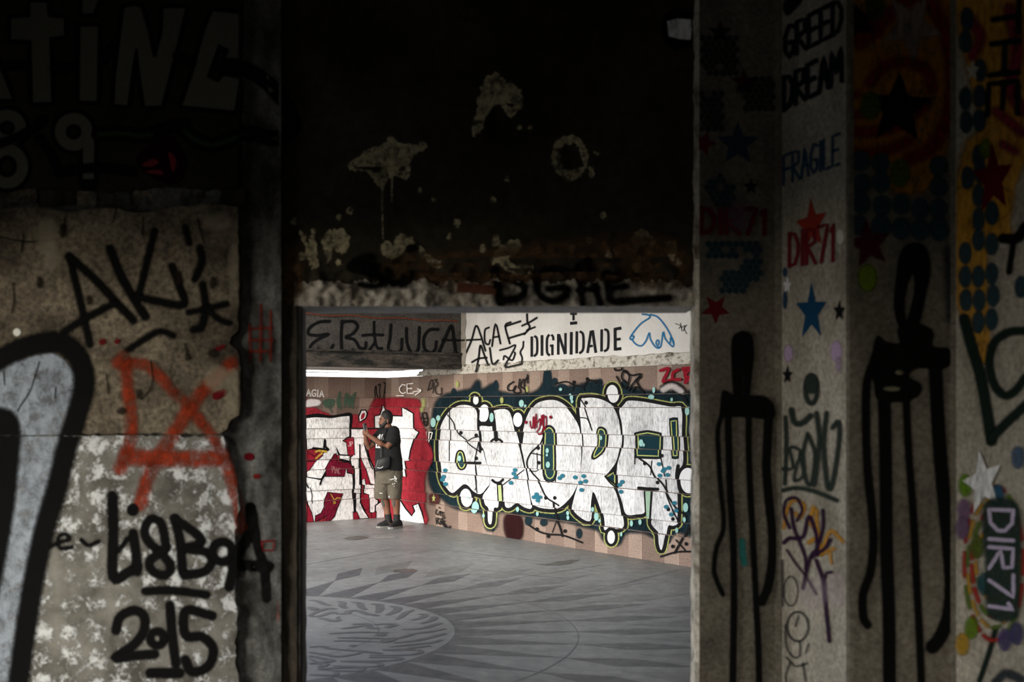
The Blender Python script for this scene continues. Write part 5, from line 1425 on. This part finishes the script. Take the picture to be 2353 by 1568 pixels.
for x, y in [(1960, 130), (1950, 280), (1950, 670), (2045, 655), (1955, 830), (2045, 820), (2050, 480), (2040, 1060), (2050, 1170), (1965, 1210), (2040, 1330), (2130, 1450), (2040, 1490)]:
    g.dot(*one(r0, x, y), 13, 25, TD, .9, 5)
for x, y in [(2130, 150), (2040, 330), (2130, 360), (1950, 420), (1950, 580), (2040, 580), (2130, 560), (1955, 740), (2045, 740), (2140, 710), (2040, 890), (2130, 870), (2330, 650)]:
    g.dot(*one(r1, x, y), 13, 24, TD, .9, 5)
g.dot(*one(r0, 2090, 1010), 10, 20, (0.09, 0.14, 0.01), .8, 6)
g.build()
g = Paint(SR4, 'stencil_words', 'paint', 'black stencilled letters running down the last return')
text(g, 'THE', [(2353 - 10, 0), (2340, 260), (2270, 265), (2285, 10)], 13, (0.008, 0.012, 0.012), soft=5)
g.build()
g = Paint(SR4, 'stencil_stars', 'paint', 'maroon star on amber on the last return')
g.star(*one(r0, 2140, 1220), 46, 84, (0.09, 0.004, 0.008), -93, soft=4, shear=-.1)
g.star(*one(r0, 2000, 480), 14, 24, (0.5, 0.46, 0.38), -90, soft=5, a=.8)
g.build()
g = Paint(SR4, 'dark_green_strokes', 'paint', 'thick dark green strokes on the last return')
DG = (0.012, 0.02, 0.016)
for pts, w_ in [([(1945, -20), (1990, 150), (2050, 350), (2090, 550), (2130, 810)], 26), ([(2130, 790), (2230, 690), (2370, 560)], 22), ([(2360, 60), (2250, 70), (2150, 140), (2115, 280), (2150, 430), (2220, 500), (2290, 470), (2360, 380)], 20)]:
    g.stroke(r2(pts), w_, DG, 1, 6)
g.stroke(r1([(2210, 320), (2300, 320), (2360, 240)]), 24, KB, 1, 5); g.stroke(r1([(2280, 330), (2250, 550)]), 14, KB, 1, 5)
g.stroke(r3([(2160, 1200), (2120, 1350), (2050, 1560)]), 12, DG, 1, 5); g.stroke(r3([(2160, 1568), (2230, 1510), (2330, 1550)]), 20, (0.03, 0.035, 0.04), .9, 8)
g.build()
g = Paint(SR4, 'coloured_rings', 'paint', 'red and yellow dashed rings around a white star')
for rx, ry, col, w_ in ((150, 290, (0.30, 0.03, 0.02), 11), (200, 420, (0.28, 0.025, 0.02), 10), (120, 200, (0.42, 0.22, 0.02), 8), (175, 350, (0.36, 0.2, 0.02), 8)):
    for k in range(14):
        a0 = k * 2 * math.pi / 14 + rx
        pts = [(2150 + rx * math.cos(a0 + t * .075), 760 + ry * 1.25 * math.sin(a0 + t * .075)) for t in range(5)]
        g.stroke(r3(pts), w_, col if (k + rx) % 4 else (0.08, 0.13, 0.02), .85, 5)
for x, y, c_ in [(1960, 230, (0.1, 0.2, 0.01)), (2040, 650, (0.07, 0.1, 0.02)), (2000, 1200, (0.10, 0.17, 0.01)), (1940, 1310, (0.36, 0.21, 0.02)), (1950, 400, (0.16, 0.09, 0.16)), (1940, 520, (0.13, 0.08, 0.14)), (2180, 300, (0.02, 0.08, 0.14)), (2230, 1280, (0.06, 0.05, 0.12)), (2310, 1240, (0.05, 0.045, 0.11)), (2090, 900, (0.02, 0.07, 0.08)), (2320, 40, (0.06, 0.1, 0.16))]:
    g.dot(*one(r3, x, y), 13, 24, c_, .8, 6)
g.build()
g = Paint(SR4, 'white_star', 'silver', 'white stencilled star on the last return')
g.star(*one(r3, 2080, 210), 46, 74, (0.72, 0.72, 0.72), -100, soft=3, inner=.42, shear=-.15)
g.build()
g = Paint(SR4, 'stencil_tag', 'paint', 'lilac DIR71 reading downwards on a dark green ground')
g.fill(r3([(2100, 370), (2300, 360), (2330, 600), (2320, 1000), (2290, 1130), (2130, 1110), (2110, 800)]), (0.02, 0.035, 0.03), .85, 8)
text(g, 'DIR71', r3([(2290, 400), (2290, 1110), (2125, 1085), (2125, 395)]), 8.5, (0.42, 0.36, 0.48), soft=3, gap=.2)
g.build()
# ------------------------------------------------------------------ the man with the phone
MP = gpx(893, 1213)                                    # where he stands
MS = 1.0
def mloc(zx, zy, d=0.0):
    """zx, zy: position on the figure (enlarged drawing), d: metres away from the viewer"""
    return Vector(((zx - 455) / 794.0, d, (1450 - zy) / 794.0))
skin = flat('tanned_skin', (0.15, 0.066, 0.041), 0.6, 0.2, 20)
hairm = flat('black_hair', (0.012, 0.011, 0.011), 0.6, 0.4, 90)
shirtm = flat('black_cotton', (0.009, 0.0093, 0.0105), 0.9, 0.3, 14)
shortm = flat('khaki_cotton', (0.095, 0.08, 0.062), 0.9, 0.35, 10)
shoem = flat('black_mesh_fabric', (0.014, 0.014, 0.015), 0.8, 0.3, 60)
solem = flat('grey_rubber', (0.22, 0.21, 0.2), 0.8, 0.2, 20)
bagm = flat('black_nylon', (0.015, 0.015, 0.016), 0.55, 0.3, 40)
wprint = flat('white_print', (0.7, 0.7, 0.7), 0.8, 0.15, 30)
phonem = flat('phone_glass', (0.02, 0.02, 0.022), 0.25, 0.1, 10)
greym = flat('phone_metal', (0.16, 0.16, 0.17), 0.4, 0.1, 10)

class Blob:
    """tapered limbs and ellipsoids fused into one continuous surface"""
    def __init__(s): s.bm = bmesh.new()
    def rings(s, rs, n=16):
        """rs: (centre, rx, ry, axis) stack of ellipses, closed at both ends; axis is the local up direction"""
        loops = []
        for c, rx, ry, ax in rs:
            ax = Vector(ax).normalized()
            u = Vector((1, 0, 0)) - ax * ax.x
            if u.length < 0.2: u = Vector((0, 1, 0)) - ax * ax.y
            u.normalize()
            v = ax.cross(u)
            loops.append([s.bm.verts.new(Vector(c) + u * rx * math.cos(2 * math.pi * k / n) + v * ry * math.sin(2 * math.pi * k / n)) for k in range(n)])
        for A, B in zip(loops[:-1], loops[1:]):
            for k in range(n):
                s.bm.faces.new((A[k], A[(k + 1) % n], B[(k + 1) % n], B[k]))
        s.bm.faces.new(list(reversed(loops[0]))); s.bm.faces.new(loops[-1])
        return s
    def limb(s, pts, flat0=False, flat1=False, n=14, sq=1.0):
        """pts: (centre, radius) chain"""
        rs = []
        m_ = len(pts)
        for i, (c, r) in enumerate(pts):
            a = (Vector(pts[min(i + 1, m_ - 1)][0]) - Vector(pts[max(i - 1, 0)][0])).normalized()
            if i == 0 and not flat0:
                for k in (0.25, 0.6, 0.88):
                    rs.append((Vector(c) - a * r * math.sqrt(1 - k * k), r * k, r * k * sq, a))
            rs.append((c, r, r * sq, a))
            if i == m_ - 1 and not flat1:
                for k in (0.88, 0.6, 0.25):
                    rs.append((Vector(c) + a * r * math.sqrt(1 - k * k), r * k, r * k * sq, a))
        return s.rings(rs, n)
    def ball(s, c, rx, ry, rz):
        rs = [(Vector(c) + Vector((0, 0, rz * math.sin(t))), rx * math.cos(t), ry * math.cos(t), (0, 0, 1)) for t in [math.radians(-84 + 14 * k) for k in range(13)]]
        return s.rings(rs)
    def build(s, name, mat, parent, voxel=0.008, smooth=4):
        me = bpy.data.meshes.new(name)
        bmesh.ops.recalc_face_normals(s.bm, faces=s.bm.faces)
        s.bm.to_mesh(me); s.bm.free()
        o = link(name, me, mat, parent)
        m_ = o.modifiers.new('fuse', 'REMESH'); m_.mode = 'VOXEL'; m_.voxel_size = voxel; m_.use_smooth_shade = True
        if smooth:
            q = o.modifiers.new('soften', 'SMOOTH'); q.iterations = smooth; q.factor = 0.5
        return o

man = bpy.data.objects.new('person', None)
COL.objects.link(man)
man.location = (MP[0] + 0.0, MP[1], 0)
tag(man, 'man in a black T-shirt and khaki shorts taking a photo with his phone', 'person')

D = mloc
body = Blob()
# trunk
body.rings([(D(458, 840), .165, .13, (0, 0, 1)), (D(458, 760), .175, .14, (0, 0, 1)), (D(455, 640), .170, .145, (0, 0, 1)), (D(450, 520), .150, .135, (0, 0, 1)), (D(452, 420), .150, .12, (0, 0, 1)), (D(462, 350), .125, .10, (0, 0, 1)), (D(455, 315), .07, .07, (0, 0, 1))])
# neck and head, chin dropped towards the phone
body.limb([(D(462, 345), .066), (D(440, 290), .062), (D(425, 250), .06)])
body.ball(D(428, 195, 0), .086, .074, .105)
body.rings([(D(392, 305, -.01), .028, .03, (0, 0, 1)), (D(395, 285, -.01), .05, .048, (0, 0, 1)), (D(402, 250, -.005), .062, .06, (0, 0, 1)), (D(410, 210), .068, .064, (0, 0, 1)), (D(415, 180), .066, .062, (0, 0, 1))])
body.limb([(D(357, 226, -.012), .009), (D(349, 250, -.016), .015), (D(356, 262, -.014), .012)])                     # nose
body.limb([(D(362, 206, -.04), .011), (D(358, 206, -.012), .012), (D(362, 206, .02), .011)])                          # brow
body.limb([(D(366, 288, -.032), .008), (D(360, 286, -.012), .010), (D(366, 288, .012), .008)])                        # lips
body.ball(D(452, 232, -.075), .016, .010, .031)                                                                       # ear
# near arm (his left): shoulder, elbow, wrist
body.limb([(D(535, 375, -.10), .062), (D(510, 450, -.15), .055), (D(455, 515, -.17), .047), (D(385, 490, -.19), .046), (D(300, 425, -.2), .036), (D(255, 395, -.2), .029)])
# far arm
body.limb([(D(345, 400, .02), .058), (D(290, 480, -.02), .05), (D(228, 530, -.06), .043), (D(215, 480, -.10), .041), (D(205, 420, -.14), .031), (D(205, 395, -.15), .028)])
# palms
body.limb([(D(248, 388, -.195), .03), (D(228, 372, -.195), .034), (D(215, 352, -.19), .03)], sq=.8)
body.limb([(D(205, 392, -.15), .03), (D(197, 370, -.15), .034), (D(198, 350, -.15), .03)], sq=.8)
# fingers: four and a thumb on each hand, closed round the phone
for k, (dx, dz, L_) in enumerate([(0, 0, 1.0), (2, 12, 1.05), (5, 24, 1.0), (9, 35, .85)]):
    body.limb([(D(222 + dx, 345 + dz, -.20), .0105), (D(205 + dx, 338 + dz, -.212), .0098), (D(192 + dx, 340 + dz, -.20), .0092), (D(184 + dx, 348 + dz, -.182), .0086)], n=8)
    body.limb([(D(196 - dx * .3, 348 + dz, -.15), .0105), (D(184 - dx * .3, 340 + dz, -.16), .0098), (D(181 - dx * .2, 338 + dz, -.178), .009), (D(190, 344 + dz, -.195), .0085)], n=8)
body.limb([(D(238, 360, -.19), .014), (D(233, 335, -.2), .012), (D(226, 316, -.2), .0105)], n=8)
body.limb([(D(205, 355, -.14), .013), (D(212, 332, -.15), .0115), (D(216, 316, -.165), .010)], n=8)
# legs
body.limb([(D(400, 860, .0), .105), (D(400, 1000, .0), .085), (D(408, 1090, .0), .066), (D(418, 1170, .012), .064), (D(435, 1240, .015), .05), (D(450, 1320, .01), .042), (D(452, 1395, .01), .045)])
body.limb([(D(530, 860, .0), .105), (D(530, 1000, -.02), .085), (D(532, 1090, -.04), .066), (D(540, 1170, -.03), .065), (D(548, 1240, -.03), .05), (D(550, 1320, -.03), .042), (D(548, 1400, -.035), .045)])
# feet inside the shoes
body.limb([(D(470, 1405, .02), .04), (D(410, 1415, -.01), .038), (D(350, 1424, -.04), .03)])
body.limb([(D(560, 1408, -.02), .042), (D(530, 1420, -.08), .04), (D(490, 1430, -.13), .032)])
bo = body.build('body', skin, man, .006, 3)

h = Blob()
h.ball(D(435, 183, .001), .0885, .0795, .105)
h.rings([(D(452, 262, .0), .05, .066, (0, 0, 1)), (D(455, 220, .0), .06, .076, (0, 0, 1)), (D(448, 180, 0), .075, .079, (0, 0, 1))])
ho = h.build('hair', hairm, man, .006, 2)
b = Blob()
b.rings([(D(386, 328, -.008), .026, .03, (0, 0, 1)), (D(387, 308, -.008), .047, .05, (0, 0, 1)), (D(396, 284, -.006), .060, .064, (0, 0, 1)), (D(410, 268, -.005), .060, .070, (0, 0, 1)), (D(428, 246, -.004), .054, .074, (0, 0, 1)), (D(442, 215, 0), .042, .0775, (0, 0, 1))])
b.build('beard', hairm, man, .006, 2)
m2 = Blob(); m2.limb([(D(372, 282, -.05), .010), (D(360, 274, -.035), .010), (D(354, 271, -.013), .011), (D(362, 276, .02), .010)]); m2.build('moustache', hairm, man, .004, 1)
for dd in (-.038, .012):
    e = Blob(); e.ball(D(367, 222, dd), .008, .010, .0055); e.build('eye', hairm, man, .003, 1)

# T-shirt
s = Blob()
s.rings([(D(458, 797), .200, .165, (0, 0, 1)), (D(458, 740), .203, .172, (0, 0, 1)), (D(452, 640), .194, .172, (0, 0, 1)), (D(446, 540), .182, .16, (0, 0, 1)), (D(446, 450), .182, .145, (0, 0, 1)), (D(455, 385), .168, .13, (0, 0, 1)), (D(468, 335), .130, .105, (0, 0, 1)), (D(458, 303), .075, .075, (0, 0, 1))], 24)
s.limb([(D(520, 355, -.07), .092), (D(520, 420, -.13), .086), (D(478, 485, -.165), .078)], flat1=True)
s.limb([(D(370, 380, .02), .085), (D(320, 430, .0), .08), (D(283, 492, -.03), .07)], flat1=True)
so = s.build('t_shirt', shirtm, man, .008, 3)
bw = Blob(); bw.limb([(D(372, 206, -.055), .005), (D(355, 203, -.035), .0065), (D(352, 206, -.012), .005)]); bw.build('eyebrow', hairm, man, .004, 1)
# soft folds
dtx = bpy.data.textures.new('fold_noise', 'CLOUDS'); dtx.noise_scale = 0.11
dm = so.modifiers.new('folds', 'DISPLACE'); dm.texture = dtx; dm.strength = 0.014; dm.mid_level = 0.5
# pale print on the chest, just proud of the cloth
def inside(x, y, p):
    c = False
    for i in range(len(p)):
        (x0, y0), (x1, y1) = p[i - 1], p[i]
        if (y0 > y) != (y1 > y) and x < (x1 - x0) * (y - y0) / (y1 - y0) + x0: c = not c
    return c
def applique(name, polys, target, mat, parent, st_=4.0):
    for p in polys: applique1(name, [p], target, mat, parent, st_)
def applique1(name, polys, target, mat, parent, st_):
    """thin print lying on the cloth"""
    V, Fc, ix_ = [], [], {}
    def vv(i, j):
        if (i, j) not in ix_:
            ix_[(i, j)] = len(V); V.append(D(i * st_, j * st_, -0.6))
        return ix_[(i, j)]
    for p in polys:
        i0, i1 = int(min(a for a, _ in p) / st_) - 1, int(max(a for a, _ in p) / st_) + 1
        j0, j1 = int(min(b_ for _, b_ in p) / st_) - 1, int(max(b_ for _, b_ in p) / st_) + 1
        for i in range(i0, i1 + 1):
            for j in range(j0, j1 + 1):
                if inside((i + .5) * st_, (j + .5) * st_, p):
                    Fc.append((vv(i, j), vv(i, j + 1), vv(i + 1, j + 1), vv(i + 1, j)))
    o = mesh(name, V, Fc, mat, parent)
    w_ = o.modifiers.new('lie_on_cloth', 'SHRINKWRAP')
    w_.target = target; w_.wrap_method = 'PROJECT'; w_.use_project_y = True; w_.use_project_x = False; w_.use_project_z = False
    w_.use_positive_direction = True; w_.use_negative_direction = False; w_.offset = 0.004
    q = o.modifiers.new('thickness', 'SOLIDIFY'); q.thickness = 0.002; q.offset = 1
    return o
applique('shirt_print', [[(352, 400), (362, 378), (374, 382), (372, 440), (352, 440)], [(384, 388), (398, 376), (410, 420), (412, 450), (396, 446), (394, 430), (386, 446)], [(338, 400), (348, 396), (348, 440), (336, 440)],
                         [(316, 490), (338, 488), (340, 504), (328, 506), (328, 522), (344, 522), (344, 536), (318, 534)], [(350, 500), (372, 498), (372, 536), (350, 536)], [(376, 512), (392, 512), (390, 534), (376, 534)]], so, wprint, man)

# shorts: two wide legs under one waist
sh = Blob()
sh.rings([(D(455, 940), .195, .165, (0, 0, 1)), (D(458, 860), .200, .170, (0, 0, 1)), (D(458, 780), .192, .165, (0, 0, 1))], 22)
sh.rings([(D(384, 1117, .0), .112, .115, (0, 0, 1)), (D(386, 1040, .0), .118, .125, (0, 0, 1)), (D(398, 930, .0), .125, .14, (0, 0, 1))], 18)
sh.rings([(D(524, 1120, -.03), .090, .11, (0, 0, 1)), (D(524, 1040, -.02), .105, .12, (0, 0, 1)), (D(518, 930, -.01), .122, .14, (0, 0, 1))], 18)
sho = sh.build('shorts', shortm, man, .007, 2)
dtx2 = bpy.data.textures.new('shorts_folds', 'CLOUDS'); dtx2.noise_scale = 0.09
dm = sho.modifiers.new('folds', 'DISPLACE'); dm.texture = dtx2; dm.strength = 0.022; dm.mid_level = 0.5

applique('paint_splash', [ell(a_, b_, r1_, r2_, 7) for a_, b_, r1_, r2_ in ((538, 868, 8, 20), (550, 884, 10, 14), (520, 886, 22, 5), (495, 893, 18, 4), (540, 905, 6, 8), (515, 943, 6, 6), (535, 938, 5, 5), (555, 915, 5, 8), (530, 970, 4, 4), (382, 1050, 16, 4), (368, 1045, 5, 4), (470, 1090, 5, 12))], sho, wprint, man, 3.0)
# socks, shoes
def shoe(name, heel, toe, d_heel, d_toe):
    hx, hz = heel; tx, tz = toe
    P0, P1 = D(hx, hz, d_heel), D(tx, tz, d_toe)
    dr = (P1 - P0); dr.z = 0
    L_ = dr.length; dr.normalize()
    sd_ = Vector((-dr.y, dr.x, 0))
    zb = 0.002
    s_ = Blob()
    prof = [(-.035, .030, .075), (.0, .041, .095), (.06, .043, .10), (.12, .045, .085), (.18, .048, .065), (.235, .044, .05), (.27, .028, .038)]
    sc = L_ / .25
    loops = []
    for t_, hw, hh in prof:
        c = Vector((P0.x, P0.y, 0)) + dr * t_ * sc
        loops.append([s_.bm.verts.new(c + sd_ * hw * a + Vector((0, 0, zb + .018 + hh * b_))) for a, b_ in ((-1, 0), (-1.02, .35), (-.8, .72), (-.35, 1), (.35, 1), (.8, .72), (1.02, .35), (1, 0))])
    for A, B in zip(loops[:-1], loops[1:]):
        for k in range(8): s_.bm.faces.new((A[k], A[(k + 1) % 8], B[(k + 1) % 8], B[k]))
    s_.bm.faces.new(list(reversed(loops[0]))); s_.bm.faces.new(loops[-1])
    o = s_.build(name, shoem, man, .006, 3)
    V = []
    for zz in (zb, zb + .026):
        for t_, hw in ((-.042, .022), (-.03, .036), (.05, .046), (.12, .048), (.19, .052), (.245, .047), (.285, .022)):
            c = Vector((P0.x, P0.y, zz)) + dr * t_ * sc
            V += [c - sd_ * hw, c + sd_ * hw]
    Fc = []
    for i in range(6):
        a = i * 2
        Fc += [(a, a + 1, a + 3, a + 2), (14 + a, 14 + a + 2, 14 + a + 3, 14 + a + 1), (a, a + 2, a + 16, a + 14), (a + 1, a + 15, a + 17, a + 3)]
    Fc += [(0, 14, 15, 1), (12, 13, 27, 26)]
    mesh('sole', V, Fc, solem, o)
    V, Fc = [], []
    for k in range(4):
        c = Vector((P0.x, P0.y, zb)) + dr * (.085 + .025 * k) * sc + Vector((0, 0, .115 - .012 * k))
        v, f = boxv(-.028, .028, -.004, .004, -.004, .004)
        n = len(V)
        for p in v: V.append(c + sd_ * p[0] + dr * p[1] + Vector((0, 0, p[2])))
        Fc += [tuple(i + n for i in q) for q in f]
    mesh('lace', V, Fc, shoem, o)
    return o
shoe('shoe', (478, 1425), (345, 1430), .03, -.06)
shoe('shoe', (585, 1440), (490, 1445), -.01, -.19)
k1 = Blob(); k1.limb([(D(444, 1296, .012), .049), (D(452, 1345, .012), .05), (D(456, 1395, .015), .052)], True, True); k1.build('sock', shoem, man, .006, 1)
k2 = Blob(); k2.limb([(D(550, 1294, -.03), .049), (D(550, 1345, -.03), .05), (D(552, 1400, -.03), .052)], True, True); k2.build('sock', shoem, man, .006, 1)
tat = flat('faded_tattoo_ink', (0.05, 0.058, 0.058), 0.7, 0.4, 60)
applique('leg_tattoo', [[(378, 1135), (398, 1130), (408, 1160), (412, 1205), (400, 1216), (386, 1185)], [(508, 1135), (530, 1130), (536, 1170), (530, 1208), (514, 1200)]], bo, tat, man, 4.0)

# black cross-body bag with its strap
bag = bpy.data.objects.new('crossbody_bag', None)
COL.objects.link(bag)
bag.location = man.location
tag(bag, 'small black crossbody bag hanging at the man\'s waist', 'bag')
bb = Blob()
bb.rings([(D(395, 785, -.205), .095, .030, (-.25, 0, 1)), (D(400, 765, -.215), .108, .04, (-.25, 0, 1)), (D(408, 700, -.22), .106, .042, (-.2, 0, 1)), (D(418, 650, -.215), .092, .035, (-.2, 0, 1)), (D(424, 632, -.205), .08, .02, (-.2, 0, 1))], 18)
bb.build('pouch', bagm, bag, .007, 2)
def strip(name, pts, hw, mat, parent, th=.006):
    V = []
    n = len(pts)
    for i, p in enumerate(pts):
        t_ = (pts[min(i + 1, n - 1)] - pts[max(i - 1, 0)]).normalized()
        sd_ = t_.cross(Vector((0, -1, 0))).normalized() * hw
        V += [p - sd_, p + sd_, p + sd_ + Vector((0, th, 0)), p - sd_ + Vector((0, th, 0))]
    Fc = []
    for i in range(n - 1):
        for k in range(4):
            Fc.append((i * 4 + k, i * 4 + (k + 1) % 4, i * 4 + 4 + (k + 1) % 4, i * 4 + 4 + k))
    Fc += [(0, 1, 2, 3), (4 * n - 4, 4 * n - 1, 4 * n - 2, 4 * n - 3)]
    return mesh(name, V, Fc, mat, parent)
strip('strap', [D(452, 318, -.10), D(430, 340, -.135), D(405, 400, -.165), D(390, 480, -.178), D(383, 560, -.192), D(385, 640, -.215)], .011, bagm, bag)
strip('zip', [D(355, 670, -.262), D(345, 710, -.266), D(330, 760, -.262)], .003, greym, bag, .003)
strip('white_mark', [D(350, 752, -.268), D(375, 758, -.27), D(398, 755, -.27), D(415, 740, -.27)], .0035, wprint, bag, .003)

# phone held in both hands
phone = bpy.data.objects.new('phone', None)
COL.objects.link(phone)
tag(phone, 'dark phone held up in the man\'s hands', 'phone')
phone.location = Vector(man.location) + D(209, 312, -.185)
phone.rotation_euler = (math.radians(-8), math.radians(-14), math.radians(62))
me_ = bpy.data.meshes.new('phone_body')
bm_ = bmesh.new()
bmesh.ops.create_cube(bm_, size=1.0)
bmesh.ops.scale(bm_, vec=(.074, .009, .152), verts=bm_.verts)
bmesh.ops.bevel(bm_, geom=[e for e in bm_.edges if abs(e.verts[0].co.y - e.verts[1].co.y) > .005], offset=.010, segments=3, affect='EDGES')
bm_.to_mesh(me_); bm_.free()
link('phone_body', me_, greym, phone)
boxes('screen', [(-.034, .034, .0045, .0055, -.07, .07)], phonem, phone)
boxes('camera_bump', [(.006, .03, -.0065, -.0045, .04, .07)], phonem, phone)
